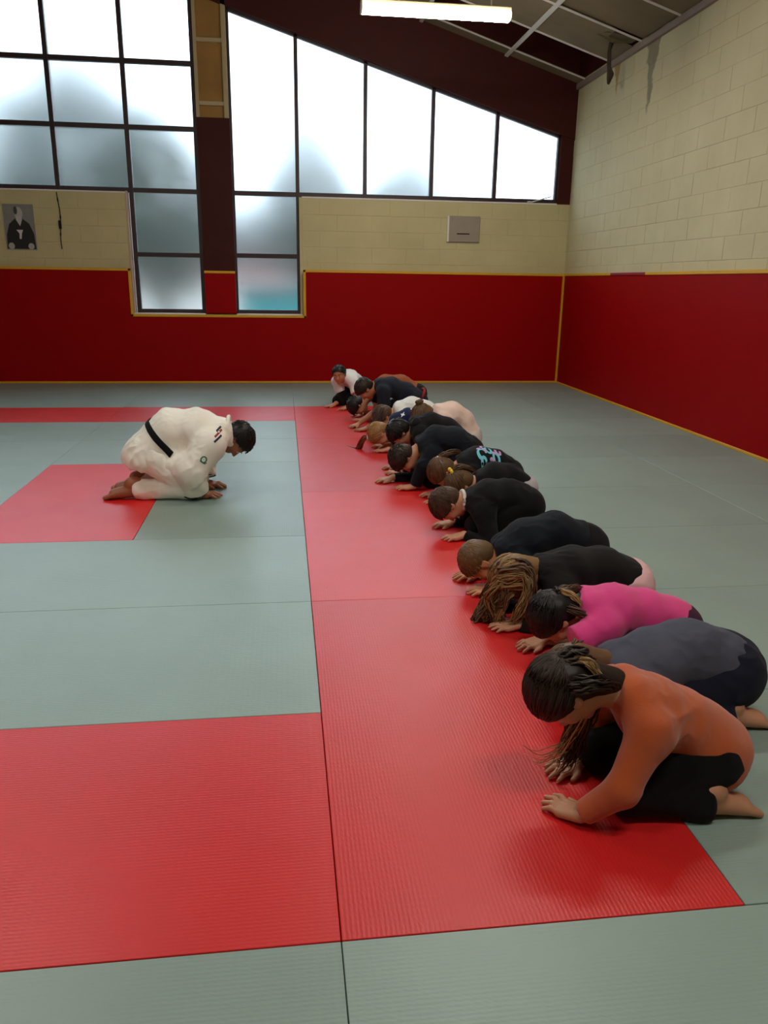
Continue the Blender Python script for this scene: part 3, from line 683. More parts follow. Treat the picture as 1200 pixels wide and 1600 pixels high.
        for t in range(4):
            off = (1.5-t)*0.0140*S; q0 = w0+d*(0.050-0.003*abs(t-1))*S+side*off; q0[2] = 0.0125*S; kn.append(q0)
            B.cone(w0+side*off*0.45-z*0.002*S, q0, 0.0135*S, 0.0105*S, 0.006)
            ln = (0.047, 0.052, 0.048, 0.038)[t]*S; fd = unit(d+side*(1.5-t)*0.13)
            m1 = q0+fd*ln*0.52+z*0.0035*S; m2 = q0+fd*ln; m2[2] = 0.0062*S
            B.cone(q0, m1, 0.0078*S, 0.0068*S, 0.0035); B.cone(m1, m2, 0.0068*S, 0.0054*S, 0.0035)
        th0 = w0+d*0.016*S+side*0.014*S; th0[2] = 0.014*S; th1 = th0+unit(d*0.75+side*0.75)*0.030*S; th1[2] = 0.010*S; th2 = th1+unit(d+side*0.35)*0.024*S; th2[2] = 0.007*S
        B.cone(th0, th1, 0.0115*S, 0.0085*S, 0.006); B.cone(th1, th2, 0.0082*S, 0.0062*S, 0.003)
    # neck and head
    B.cone(nk-cu*0.02*S, hp(-0.10, 0, -0.28), 0.036*S*ad, 0.245*H, 0.02)
    B.ell(hp(-0.07, 0, 0.13), A, np.array([0.43, 0.345, 0.36])*H, 0.02)
    B.ell(hp(0.10, 0, -0.16), A, np.array([0.28, 0.265, 0.31])*H, 0.03)
    B.ell(hp(0.26, 0, -0.40), A, np.array([0.09, 0.11, 0.085])*H, 0.02)
    B.cone(hp(0.28, 0.12, 0.10), hp(0.28, -0.12, 0.10), 0.075*H, 0.075*H, 0.012)
    for sd in (1, -1): B.ell(hp(0.385, sd*0.15, 0.005), A, np.array([0.055, 0.075, 0.05])*H, 0.010, 's')
    B.cone(hp(0.35, 0, 0.05), hp(0.455, 0, -0.115), 0.035*H, 0.048*H, 0.008)
    for sd in (1, -1): B.ell(hp(0.40, sd*0.05, -0.135), A, np.array([0.05, 0.035, 0.035])*H, 0.006)
    B.cone(hp(0.36, 0.055, -0.245), hp(0.36, -0.055, -0.245), 0.026*H, 0.026*H, 0.004)
    B.cone(hp(0.345, 0.05, -0.295), hp(0.345, -0.05, -0.295), 0.030*H, 0.030*H, 0.004)
    for sd in (1, -1):
        for sd2 in (1,): B.ell(hp(0.24, sd*0.19, -0.10), A, np.array([0.10, 0.09, 0.10])*H, 0.02)
        tilt = unit(u_-0.25*f_); fe = np.cross(l_, tilt); Ae = np.array([unit(np.cross(l_, tilt)), l_, tilt])
        B.ell(hp(-0.06, sd*0.345, -0.02), Ae, np.array([0.095, 0.034, 0.15])*H, 0.008)
        B.ell(hp(-0.05, sd*0.385, -0.01), Ae, np.array([0.045, 0.022, 0.085])*H, 0.006, 's')
    B.clip(np.array([0, 0, -1.0]), np.array([0, 0, 0.001]))
    V, Q = B.mesh(1); V[:, 2] = np.maximum(V[:, 2], 0.001)
    body = mobj('person', V, Q, skin(skin_c), None, True, origin=(b3[0], b3[1], 0.0)); tag(body, label, 'person', group)
    P.obj = body
    # ---------------------------------------------------------------- clothes
    if trousers is not None:
        T = Field(lo, hi, v); legs(T, tloose, tloose+0.004, cut=True)
        if pant == 'long':
            for i in range(2): T.cone(ank[i]+fw*0.03*S, ank[i]+fw*0.004*S, 0.036*S+tloose*.6, 0.034*S+tloose, 0.01, cuts=[(-fw, ank[i]-fw*0.006*S)])
        T.cone(pelv, pelv+(s1-pelv)*0.5, 0.070*S+tloose*.5, 0.058*S+tloose*.3, 0.02, lat=lf, q=0.80, cuts=[(unit(s1-pelv), pelv+(s1-pelv)*0.55)])
        T.clip(np.array([0, 0, -1.0]), np.array([0, 0, 0.0015]))
        V, Q = T.mesh(1); V = folds(V, Q, fold, 42.0, seed+5); P.trousers = mobj('trousers', V, Q, trousers, body, True)
    if shirt is not None:
        T = Field(lo, hi, v); e = loose; torso(T, e)
        T.ell(pelv+chord*0.05, np.array([cu, lf, nrm]), np.array([max(0.080, -(hem or 0)*0.72)*S+e, 0.100*S+e, 0.080*S+e]), 0.03)
        if tail is not None: tail(T, P, dict(pelv=pelv, cu=cu, nrm=nrm, lf=lf, s1=s1, s2=s2, S=S, fw=fw, up=up, hips=hips, knees=knees))
        hv = unit(s1-pelv)
        if hem is not None: T.clip(-hv, pelv+hv*hem*S)
        nd = unit(hc-nk); T.clip(unit(cu+nd*0.4), nk+cu*(0.030+neckline)*S)
        for i, sd in enumerate((1, -1)):
            if sleeve == 'long':
                wv = unit(wrists[i]-elb[i]); cuff = wrists[i]-wv*0.006*S
                T.cone(shoulders[i], elb[i], 0.037*S+e, 0.030*S+e*.7, 0.025*S)
                T.cone(elb[i], wrists[i]+wv*0.02, 0.030*S+e*.7, 0.022*S+e*.35, 0.012*S, cuts=[(wv, cuff)])
            elif sleeve == 'short':
                wv = unit(elb[i]-shoulders[i]); T.cone(shoulders[i], shoulders[i]+wv*0.14*S, 0.038*S+e, 0.040*S+e, 0.025*S, cuts=[(wv, shoulders[i]+wv*0.105*S)])
            elif sleeve == 'wide':
                wv = unit(wrists[i]-elb[i])
                T.cone(shoulders[i], elb[i], 0.045*S+e, 0.046*S+e, 0.03*S)
                T.cone(elb[i], wrists[i]+wv*0.02, 0.046*S+e, 0.045*S+e, 0.02*S, cuts=[(wv, wrists[i]-wv*0.022*S)])
        T.clip(np.array([0, 0, -1.0]), np.array([0, 0, 0.0025]))
        V, Q = T.mesh(1); V = folds(V, Q, fold, 48.0, seed, 0.003); P.shirt = mobj('shirt', V, Q, shirt, body, True)
        # ribbed collar ring around the neck
    for sd in (1, -1):
        c = hp(0.320, sd*0.15, 0.002); r = 0.046*H; V, Fc = eyeball(c, r, 10, 7); e_ = mobj('eye', V, Fc, M_EYE, body, True)
        V, Fc = eyeball(c+f_*r*0.50, r*0.66, 8, 6); mobj('iris', V, Fc, M_IRIS, e_, True)
    P.s1, P.s2, P.pelv, P.cu, P.nrm, P.sh, P.elb, P.wr, P.ank, P.body, P.v = s1, s2, pelv, cu, nrm, shoulders, elb, wrists, ank, body, v
    P.lo, P.hi, P.seed = lo, hi, seed
    return P
def eyeball(c, r, n=10, m=6):
    V = [(0, 0, 1)]+[(math.sin(math.pi*i/m)*math.cos(2*math.pi*j/n), math.sin(math.pi*i/m)*math.sin(2*math.pi*j/n), math.cos(math.pi*i/m)) for i in range(1, m) for j in range(n)]+[(0, 0, -1)]
    Fc = [(0, 1+j, 1+(j+1) % n) for j in range(n)]
    for i in range(m-2): Fc += [(1+i*n+j, 1+(i+1)*n+j, 1+(i+1)*n+(j+1) % n, 1+i*n+(j+1) % n) for j in range(n)]
    e = len(V)-1; Fc += [(e, e-n+(j+1) % n, e-n+j) for j in range(n)]
    return np.asarray(c)+np.asarray(V)*r, Fc

# ------------------------------------------------------------------ hair
SK_C, SK_R = np.array([-0.07, 0, 0.13]), np.array([0.43, 0.345, 0.36])
HAIRN = unit([-0.62, 0, 0.78])
def cap(P, mat, thick=0.045, line=-0.05, low=0.0, nape=0.0):
    """scalp hair mass above the hairline"""
    H = P.H; Fd = Field(P.hc-0.95*H, P.hc+0.95*H, min(P.v, 0.006))
    n = HAIRN@P.A; c = P.hp(*SK_C)
    Fd.ell(c, P.A, (SK_R+thick)*H, 0.01, cuts=[(-n, P.hp(0, 0, 0)+n*line*H)])
    Fd.ell(P.hp(-0.22, 0, -0.12-low), P.A, np.array([0.26, 0.27, 0.24])*H, 0.03, cuts=[(P.A[0], P.hp(-0.14, 0, 0))])
    if nape: Fd.cone(P.hp(-0.24, 0, -0.05), P.hp(-0.24, 0, -0.05)*(1-nape)+(P.nk+P.nrm*0.012)*nape, 0.30*H, 0.22*H, 0.03)
    V, Q = Fd.mesh(2); V = folds(V, Q, 0.0012, 90.0, P.seed+3)
    P.hair = mobj('hair', V, Q, mat, P.body, True); P.hair_m = mat
    return P.hair
def scalp_pos(P, D, off):
    return P.hc+P.H*((SK_C+D*(SK_R+off))@P.A)
def rand_scalp(rng, n, line=0.02):
    out = []
    while len(out) < n:
        d = unit(rng.normal(size=3)); p = SK_C+d*SK_R
        if HAIRN@p > line: out.append(d)
    return np.array(out)
def locks_short(P, n, ln=0.55, off=0.05, rad=0.016, mess=0.25, whorl=(-0.75, 0.05, 0.65), steps=6, lift=0.03, line=0.03):
    rng = np.random.default_rng(P.seed*13+1); D = rand_scalp(rng, n, line); w_ = unit(whorl); jit = rng.normal(size=(n, 3))*mess
    pts = []
    for k in range(steps):
        o = off+lift*(k/(steps-1))**2*rng.uniform(0.4, 1.2, (n, 1)); pts.append(scalp_pos(P, D, o))
        t = D-w_+jit; t -= D*(t*D).sum(1, keepdims=True); t /= np.linalg.norm(t, axis=1, keepdims=True)+1e-9
        D = D+t*ln/(steps-1); D /= np.linalg.norm(D, axis=1, keepdims=True)
    return strands(P, np.stack(pts, 1), rad*P.H, 'hair_locks')
def strands(P, PT, rad, name='hair_locks', mat=None, sides=4, zmin=0.004):
    M, N_, _ = PT.shape; t = np.linspace(0, 1, N_); r = rad*(1-0.80*t**1.6)*np.minimum(1, 0.55+t*3)
    PT = PT.copy(); PT[..., 2] = np.maximum(PT[..., 2], zmin)
    R = np.repeat(r[None], M, 0)*np.random.default_rng(P.seed).uniform(0.7, 1.3, (M, 1))
    V, Fc = tube_mesh(PT, R, sides); V[:, 2] = np.maximum(V[:, 2], 0.002)
    o = mobj(name, V, Fc, mat or P.hair_m, P.hair, True); return o
def gather(P, n, g, off=0.05, steps=9, line=0.0, rad=0.016, seed=0):
    """hair combed over the scalp to a gather point g (head direction)"""
    rng = np.random.default_rng(P.seed*17+seed); D = rand_scalp(rng, n, line); g = unit(g); pts = []
    ang = np.arccos(np.clip(D@g, -1, 1))[:, None]
    for k in range(steps):
        pts.append(scalp_pos(P, D, off+0.012*math.sin(k/(steps-1)*3.14)*rng.uniform(-1, 1, (n, 1))))
        t = g-D*(D@g)[:, None]; t /= np.linalg.norm(t, axis=1, keepdims=True)+1e-9
        D = D+t*np.minimum(ang/(steps-1), 0.5)*0.97; D /= np.linalg.norm(D, axis=1, keepdims=True)
    return strands(P, np.stack(pts, 1), rad*P.H)
def curve(ctrl, n):
    """Catmull-Rom through control points"""
    c = np.asarray(ctrl, float); c = np.vstack([2*c[0]-c[1], c, 2*c[-1]-c[-2]]); m = len(c)-3; out = []
    for t in np.linspace(0, m-1e-6, n):
        i = int(t); f = t-i; p0, p1, p2, p3 = c[i:i+4]
        out.append(0.5*((2*p1)+(-p0+p2)*f+(2*p0-5*p1+4*p2-p3)*f*f+(-p0+3*p1-3*p2+p3)*f**3))
    return np.array(out)
def tail_locks(P, ctrl, n, s0, s1, rad=0.004, wave=0.006, steps=16, seed=0, name='ponytail', mat=None, mid=None, zmin=0.004, ragged=0.25):
    rng = np.random.default_rng(P.seed*23+seed); g = curve(ctrl, steps); t = np.linspace(0, 1, steps)
    sp = s0+(s1-s0)*t if mid is None else np.interp(t, [0, 0.45, 1], [s0, mid, s1])
    a = rng.normal(size=(n, 3)); a /= np.linalg.norm(a, axis=1, keepdims=True); a *= rng.uniform(0.1, 1, (n, 1))**0.5
    ph = rng.uniform(0, 6.3, (n, 1)); fr = rng.uniform(6, 13, (n, 1)); wd = rng.normal(size=(n, 3)); wd /= np.linalg.norm(wd, axis=1, keepdims=True)
    L = 1-ragged*rng.uniform(0, 1, n)
    PT = []
    for j in range(n):
        gj = np.stack([np.interp(t*L[j], t, g[:, d]) for d in range(3)], 1); PT.append(gj)
    PT = np.array(PT)+a[:, None]*sp[None, :, None]+wd[:, None]*(wave*np.sin(ph+fr*t[None]*1.0)*np.minimum(1, t*4)[None])[..., None]
    return strands(P, PT, rad, name, mat, zmin=zmin)
def tie(P, c, axis, r, mat, tube=0.006, name='hair_tie'):
    ax = unit(axis); a = unit(np.cross(ax, [0.3, 0.5, 0.8])); b = np.cross(ax, a); th = np.linspace(0, 2*np.pi, 15)
    pts = [c+r*(math.cos(t)*a+math.sin(t)*b)+ax*0.002*math.sin(5*t) for t in th]
    V, Fc = tube_mesh(np.array(pts)[None], np.array([[tube*(1+0.2*math.sin(9*t)) for t in th]]), 7); mobj(name, V, Fc, mat, P.hair, True)
def collar(P, mat, r, rad=0.010, up_=0.03, name='collar', tilt=0.4, flat=1.0):
    nd = unit(P.hc-P.nk); ax = unit(P.cu+nd*tilt); c = P.nk+P.cu*up_*P.S; a = P.lf; b = np.cross(ax, a); th = np.linspace(0, 2*np.pi, 25)
    pts = np.array([c+r*(1.12*math.cos(t)*a+math.sin(t)*b) for t in th]); V, Fc = tube_mesh(pts[None], np.full((1, 25), rad), 8, flat); return mobj(name, V, Fc, mat, P.body, True)
# prints and trims laid on a garment by casting rays onto it
def caster(o):
    me = o.data; off = np.array(o.matrix_basis.translation)+(np.array(o.parent.matrix_basis.translation) if o.parent else 0)
    V = np.empty(len(me.vertices)*3); me.vertices.foreach_get('co', V); V = V.reshape(-1, 3)+VOFF(o)
    return BVHTree.FromPolygons([Vector(q) for q in V], [tuple(p.vertices) for p in me.polygons])
def VOFF(o):
    # parts are built in world coordinates and parented with the inverse, so their vertices are already in world space
    return np.zeros(3)
def ribbon_on(bvh, pts, widths, d, mat, name, parent, off=0.0018, back=0.6, sideways=None):
    """pts: polyline of 3D points; each is cast along d onto the garment; widths across"""
    pts = np.asarray(pts, float); d = unit(d); T = np.gradient(pts, axis=0); V = []; Fc = []
    for i, q in enumerate(pts):
        sd = unit(np.cross(T[i], d)); w_ = widths if np.isscalar(widths) else widths[i]
        for k in (-1, 0, 1):
            o = q+sd*w_*0.5*k-d*back; hit = bvh.ray_cast(Vector(o), Vector(d))
            h = np.array(hit[0]) if hit[0] is not None else q
            nn = np.array(hit[1]) if hit[0] is not None else -d
            V.append(h-d*off)
    n = len(pts)
    for i in range(n-1):
        for k in range(2): a = i*3+k; Fc.append((a, a+1, a+4, a+3))
    return mobj(name, V, Fc, mat, parent, True)
def patch_on(bvh, poly_pts, d, mat, name, parent, off=0.0018, back=0.6):
    d = unit(d); c = np.mean(poly_pts, axis=0); V = []
    rings = 4; P_ = np.asarray(poly_pts, float); n = len(P_)
    for r in range(rings+1):
        for q in P_:
            p = c+(q-c)*r/rings; hit = bvh.ray_cast(Vector(p-d*back), Vector(d)); V.append((np.array(hit[0]) if hit[0] is not None else p)-d*off)
    Fc = []
    for r in range(rings): Fc += [(r*n+k, r*n+(k+1) % n, (r+1)*n+(k+1) % n, (r+1)*n+k) for k in range(n)]
    return mobj(name, V, Fc, mat, parent, True)
# ------------------------------------------------------------------ the people
C_BLACK = cloth('black_jersey', (15, 15, 18)); C_NAVYB = cloth('blue_black_jersey', (16, 21, 30)); C_BLK2 = cloth('washed_black_jersey', (22, 20, 20))
C_DKT = cloth('black_trouser_cloth', (10, 9, 12)); C_NAVYT = cloth('navy_trouser_cloth', (22, 25, 42))
H_DARK = hairmat('dark_brown_hair', srgb(44, 30, 24)); H_BROWN = hairmat('brown_hair', srgb(92, 66, 44)); H_MID = hairmat('mid_brown_hair', srgb(74, 52, 38))
H_BLOND = hairmat('dark_blond_hair', srgb(150, 112, 66)); H_BLACK = hairmat('black_hair', srgb(24, 20, 20)); H_FAIR = hairmat('fair_brown_hair', srgb(136, 104, 66)); H_TIP = hairmat('blond_tips_hair', srgb(164, 128, 82))
GRP = 'pupils bowing in a row'
def A2(v_): return math.degrees(math.atan2(v_[1], v_[0]))

# 1 girl in the rust sweater
def sweater_tail(T, P, q):
    S = q['S']
    for i in range(2): T.cone(q['s1'], q['hips'][i], 0.060*S, 0.064*S+0.010, 0.02)
    T.cone(q['s1'], q['pelv']-q['cu']*0.03*S-q['up']*0.004*S, 0.06*S, 0.078*S+0.016, 0.03, lat=q['lf'], q=0.8, cuts=[(-q['up'], q['pelv']-q['up']*0.055*S)])
p1 = person('kneeling person in rust orange sweater with long dark hair, hands spread on red mat', 1.30, (0.93, 1.92), 0.955, (1.225, 0.150), (0.960, 0.338), (0.775, 0.335), 84,
            [(0.805, 1.775, A2((-0.6, 0.85))), (0.90, 2.04, A2((-0.92, -0.36)))], GRP, v=0.0048, shirt=cloth('rust_knit', (174, 78, 32), 0.6, 300.0, 0.3), trousers=C_DKT, seed=2,
            elbows=((0.895, 1.735, 0.135), (0.985, 2.10, 0.16)), knee_w=0.08, foot_w=0.11, spread=0.108, skin_c=(186, 134, 104), loose=0.011, hem=-0.052, tail=sweater_tail, bulge=(0.008, -0.012), tloose=0.012, ankle_k=0.165, fold=0.0026)
cap(p1, H_DARK, 0.05, -0.08, nape=0.75); gather(p1, 420, (-0.95, 0.0, -0.12), 0.055, rad=0.014)
n0 = p1.hp(-0.50, 0.02, -0.02)
tail_locks(p1, [p1.hp(-0.44, 0.05, 0.12), n0, n0+(0.03, 0.0, -0.01), n0+(0.055, 0.05, -0.035), n0+(0.05, 0.10, -0.09), n0+(0.02, 0.11, -0.16)], 120, 0.03, 0.03, 0.0045, 0.008, 16, 1, mid=0.045)
tail_locks(p1, [p1.hp(-0.30, 0.34, 0.02), p1.hp(-0.36, 0.40, -0.18), p1.hp(-0.34, 0.34, -0.42), p1.hp(-0.2, 0.2, -0.62)], 60, 0.03, 0.02, 0.004, 0.006, 12, 4, 'loose_locks')
tail_locks(p1, [p1.hp(-0.1, -0.1, -0.45), (0.86, 1.96, 0.24), (0.845, 1.97, 0.16), (0.83, 1.96, 0.10), (0.80, 1.96, 0.06)], 90, 0.04, 0.035, 0.0042, 0.012, 18, 2, 'loose_locks', H_MID)
tail_locks(p1, [p1.hp(0.1, 0.0, -0.45), (0.83, 1.94, 0.20), (0.80, 1.95, 0.12), (0.75, 1.96, 0.085), (0.69, 1.99, 0.10)], 16, 0.03, 0.035, 0.0028, 0.012, 18, 6, 'loose_locks', H_TIP)
tail_locks(p1, [n0, n0+(0.035, -0.035, 0.01), n0+(0.06, -0.055, -0.02), n0+(0.07, -0.075, -0.06)], 30, 0.016, 0.012, 0.0035, 0.006, 12, 3, 'loose_locks', H_TIP)
tie(p1, n0+(0.012, 0, 0), (1, 0.1, -0.2), 0.024, H_BLACK, 0.006)
bc = p1.wr[1]+unit(p1.elb[1]-p1.wr[1])*0.02
tie(p1, bc, p1.elb[1]-p1.wr[1], 0.030, simple('lilac_band', srgb(150, 110, 130), 0.5), 0.003, 'bracelet')

# 2 slate grey sweater
p2 = person('kneeling person in slate grey sweater and navy trousers behind the rust sweater', 1.38, (1.20, 2.345), 1.20, (1.53, 0.165), (1.13, 0.175), (0.985, 0.15), 95,
            [(1.06, 2.235, A2((-1, 0.2))), (1.06, 2.455, A2((-1, -0.2)))], GRP, v=0.0062, shirt=cloth('slate_knit', (74, 76, 90), 0.5), trousers=C_NAVYT, seed=3, bulge=(0.05, 0.015), loose=0.016, hem=-0.02, tloose=0.016, knee_w=0.08, foot_w=0.10, ankle_k=0.20)
cap(p2, H_BROWN, 0.05, nape=0.8); gather(p2, 160, (-0.95, 0, -0.1)); n0 = p2.hp(-0.5, 0, 0.02)
tail_locks(p2, [n0, n0+(0.03, 0.05, -0.02), n0+(-0.02, 0.12, -0.12), n0+(-0.07, 0.1, -0.2)], 60, 0.02, 0.03, 0.0045, 0.01, 14, 1)

# 3 pink T-shirt
p3 = person('kneeling person in bright pink T-shirt with dark tied-back hair', 1.30, (1.24, 2.77), 1.25, (1.555, 0.125), (1.175, 0.232), (1.055, 0.172), 86,
            [(1.085, 2.65, A2((-1, 0.3))), (1.06, 2.88, A2((-1, -0.25)))], GRP, v=0.0062, shirt=cloth('pink_cotton', (214, 62, 132), 0.25, 200.0, 0.2), trousers=cloth('plum_trouser_cloth', (60, 22, 50)), seed=4, sleeve='short', elbows=((1.135, 2.635, 0.15), None), bulge=(0.018, 0.008), hem=-0.05, fold=0.0025)
cap(p3, H_BLACK, 0.05, nape=0.7); gather(p3, 330, (-0.95, 0, 0.05)); n0 = p3.hp(-0.52, 0, 0.06)
tail_locks(p3, [n0, n0+(0.05, 0.0, 0.012), n0+(0.10, 0.03, 0.004), n0+(0.15, 0.07, -0.03)], 60, 0.018, 0.02, 0.0045, 0.006, 14, 1, mat=H_MID)
tail_locks(p3, [p3.hp(-0.35, 0.3, -0.1), p3.hp(-0.30, 0.42, -0.35), p3.hp(-0.1, 0.4, -0.6), p3.hp(0.1, 0.35, -0.72)], 34, 0.02, 0.012, 0.0035, 0.006, 12, 2, 'loose_locks', H_MID)
tail_locks(p3, [n0+(0.02, -0.01, 0.01), n0+(0.06, -0.04, 0.0), n0+(0.09, -0.07, -0.03)], 24, 0.012, 0.012, 0.0035, 0.004, 10, 3, 'loose_locks', H_TIP)
tie(p3, n0+(0.008, 0, 0), (1, 0, 0.2), 0.022, H_BLACK)

# 4 long wavy hair, black hooded top
p4 = person('kneeling person in black hooded top with long wavy light brown hair over the face', 1.30, (1.22, 3.165), 1.21, (1.53, 0.155), (1.14, 0.225), (1.005, 0.185), 92,
            [(1.00, 3.04, A2((-1, 0.05))), (0.985, 3.26, A2((-1, -0.2)))], GRP, v=0.0062, shirt=C_BLK2, trousers=cloth('pale_pink_trouser_cloth', (222, 180, 184)), seed=5, bulge=(0.040, 0.025), loose=0.018, hem=0.005)
cap(p4, H_FAIR, 0.06, nape=0.8); locks_short(p4, 260, 0.9, 0.07, 0.02, 0.3, (0.2, 0, 0.98), 8)
for k, (l0, f0) in enumerate(((0.36, -0.1), (0.36, 0.1), (0.2, 0.25), (-0.2, 0.25), (-0.36, 0.0), (0.3, -0.3), (0.0, 0.32))):
    q = p4.hp(f0, l0, 0.35 if abs(l0) < 0.3 else 0.15)
    tail_locks(p4, [q, q+(-0.03, 0, -0.03), q+(-0.045-0.01*k, 0.01*(k % 3-1), -0.12), (q[0]-0.05, q[1], 0.05), (q[0]-0.045+0.02*(k % 2), q[1]-0.02, 0.015)], 30, 0.02, 0.03, 0.005, 0.016, 18, k, 'wavy_locks', H_FAIR if k % 2 else H_BROWN)
for k, (f0, l0, dx) in enumerate(((-0.36, 0.30, 0.02), (-0.20, 0.40, -0.01), (-0.42, 0.12, 0.03), (-0.02, 0.42, -0.03))):
    q = p4.hp(f0, l0, 0.22-0.05*k); q2 = p4.hp(f0-0.04, l0+0.10, -0.12)
    tail_locks(p4, [p4.hp(f0*.9, l0*.8, 0.40), q, q2, q2+(dx, -0.035, -0.08), (q2[0]+dx-0.03, q2[1]-0.03, 0.05), (q2[0]+dx-0.06, q2[1]-0.02, 0.02)], 34, 0.02, 0.022, 0.0045, 0.014, 18, 20+k, 'wavy_locks', (H_BROWN, H_FAIR, H_MID, H_FAIR)[k])
hood = Field(p4.nk-0.16, p4.nk+0.16, 0.006); hood.cone(p4.nk+p4.lf*0.07+p4.nrm*0.01, p4.nk-p4.lf*0.07+p4.nrm*0.01, 0.042, 0.042, 0.02); hood.cone(p4.nk+p4.nrm*0.035-p4.cu*0.01, p4.nk+p4.nrm*0.02-p4.cu*0.07, 0.035, 0.03, 0.03)
V, Q = hood.mesh(1); V = folds(V, Q, 0.005, 45, 3); mobj('hood', V, Q, C_BLK2, p4.body, True)

# 5 boy with cropped fair hair
p5 = person('kneeling person in dark navy sweater with cropped light brown hair, head near the mat', 1.40, (1.12, 3.565), 1.12, (1.47, 0.195), (1.06, 0.190), (0.945, 0.13), 92,
            [(1.00, 3.43, A2((-1, 0.25))), (0.97, 3.68, A2((-1, -0.2)))], GRP, v=0.0062, shirt=C_NAVYB, trousers=C_DKT, seed=6, bulge=(0.065, 0.045), loose=0.014, hem=0.03, skin_c=(200, 140, 104))
cap(p5, hairmat('cropped_fair_hair', srgb(124, 92, 60)), 0.028, -0.01); locks_short(p5, 520, 0.22, 0.03, 0.010, 0.15, lift=0.012)

# 6 boy with white collar
p6 = person('kneeling person in black sweater with a white collar at the nape', 1.32, (1.13, 4.45), 1.13, (1.44, 0.165), (1.10, 0.195), (0.965, 0.17), 96,
            [(1.035, 4.29, A2((-1, -0.1))), (1.02, 4.55, A2((-1, -0.1)))], GRP, v=0.0066, shirt=C_BLACK, trousers=C_DKT, seed=7, bulge=(0.040, 0.035), loose=0.014, hem=-0.03)
cap(p6, H_MID, 0.045); locks_short(p6, 420, 0.4, 0.05, 0.014, 0.3)
collar(p6, simple('white_collar_cloth', srgb(214, 206, 202), 0.8), 0.056, 0.012, 0.035)

# 7 yellow scrunchie
p7 = person('kneeling person in black sweater with a yellow hair tie and light grey trousers', 1.20, (1.22, 4.80), 1.23, (1.52, 0.165), (1.245, 0.235), (1.125, 0.19), 86,
            [(1.13, 4.70, A2((-1, 0))), (1.13, 4.90, A2((-1, 0)))], GRP, v=0.0072, shirt=C_BLACK, trousers=cloth('pale_grey_trouser_cloth', (176, 168, 176), var=0.3), seed=8, loose=0.014, hem=0.01)
cap(p7, H_BROWN, 0.05); gather(p7, 200, (-0.8, 0, 0.55)); n0 = p7.hp(-0.44, 0, 0.38)
tail_locks(p7, [n0, n0+(0.04, 0, 0.025), n0+(0.10, 0.005, 0.025), n0+(0.17, 0.0, 0.0)], 70, 0.016, 0.012, 0.005, 0.006, 12, 1, mid=0.03)
tie(p7, n0+(0.004, 0, 0.002), (1, 0, 0.6), 0.020, simple('yellow_scrunchie', srgb(236, 200, 50), 0.7), 0.012)

# 8 printed back
p8 = person('kneeling person in black shirt with a turquoise and lilac print on the back', 1.28, (1.20, 5.175), 1.20, (1.53, 0.175), (1.21, 0.26), (1.08, 0.19), 86,
            [(1.06, 5.06, A2((-1, 0))), (1.06, 5.26, A2((-1, 0)))], GRP, v=0.0072, shirt=C_BLACK, trousers=C_DKT, seed=9, loose=0.014)
cap(p8, H_BROWN, 0.05); gather(p8, 200, (-0.85, 0, 0.35)); n0 = p8.hp(-0.46, 0, 0.24)
tail_locks(p8, [n0, n0+(0.05, 0.01, 0.025), n0+(0.11, 0.015, 0.045), n0+(0.17, 0.01, 0.05)], 60, 0.014, 0.012, 0.0045, 0.006, 12, 1, mat=H_BROWN, mid=0.026)
tie(p8, n0+(0.006, 0, 0.002), (1, 0, 0.4), 0.017, M_WHITE, 0.005)
bv = caster(p8.shirt); dn = np.array([0, 0, -1.0]); cy_ = simple('turquoise_print', srgb(110, 200, 220), 0.7); li_ = simple('lilac_print', srgb(190, 150, 200), 0.7)
for k, (ox, oy, rr, a0, a1, m_) in enumerate(((1.27, 5.10, 0.035, 0, 5.2, cy_), (1.33, 5.14, 0.03, 2, 7.5, cy_), (1.37, 5.09, 0.03, -1, 3.6, cy_), (1.30, 5.17, 0.028, 1, 5, li_), (1.345, 5.06, 0.022, 0, 4.4, li_), (1.40, 5.14, 0.025, 2.5, 6.5, li_), (1.28, 5.05, 0.02, 0, 5, cy_))):
    th = np.linspace(a0, a1, 14); ribbon_on(bv, [(ox+0.05+rr*math.cos(t)*(1-0.05*i), oy-0.02+rr*math.sin(t), 0.3) for i, t in enumerate(th)], 0.016, dn, m_, 'print_swirl', p8.shirt)
for k, (ox, oy) in enumerate(((1.30, 5.12), (1.36, 5.12), (1.26, 5.15))):
    patch_on(bv, [(ox+0.05+0.015*math.cos(a), oy-0.02+0.012*math.sin(a), 0.3) for a in np.linspace(0, 6.28, 10, endpoint=False)], dn, li_, 'print_spot', p8.shirt)

# 9 dark boy
p9 = person('kneeling person in black sweater with curly dark hair and one straight arm on the mat', 1.40, (1.02, 5.60), 1.06, (1.34, 0.25), (1.00, 0.305), (0.87, 0.20), 100,
            [(0.925, 5.44, A2((-1, 0.15))), (0.80, 5.70, A2((-1, -0.1)))], GRP, v=0.0066, shirt=C_NAVYB, trousers=C_DKT, seed=10, loose=0.014, bulge=(0.055, 0.05), elbows=((0.985, 5.43, 0.185), None), hem=-0.03)
cap(p9, H_DARK, 0.06); locks_short(p9, 420, 0.35, 0.06, 0.02, 0.8, lift=0.05)

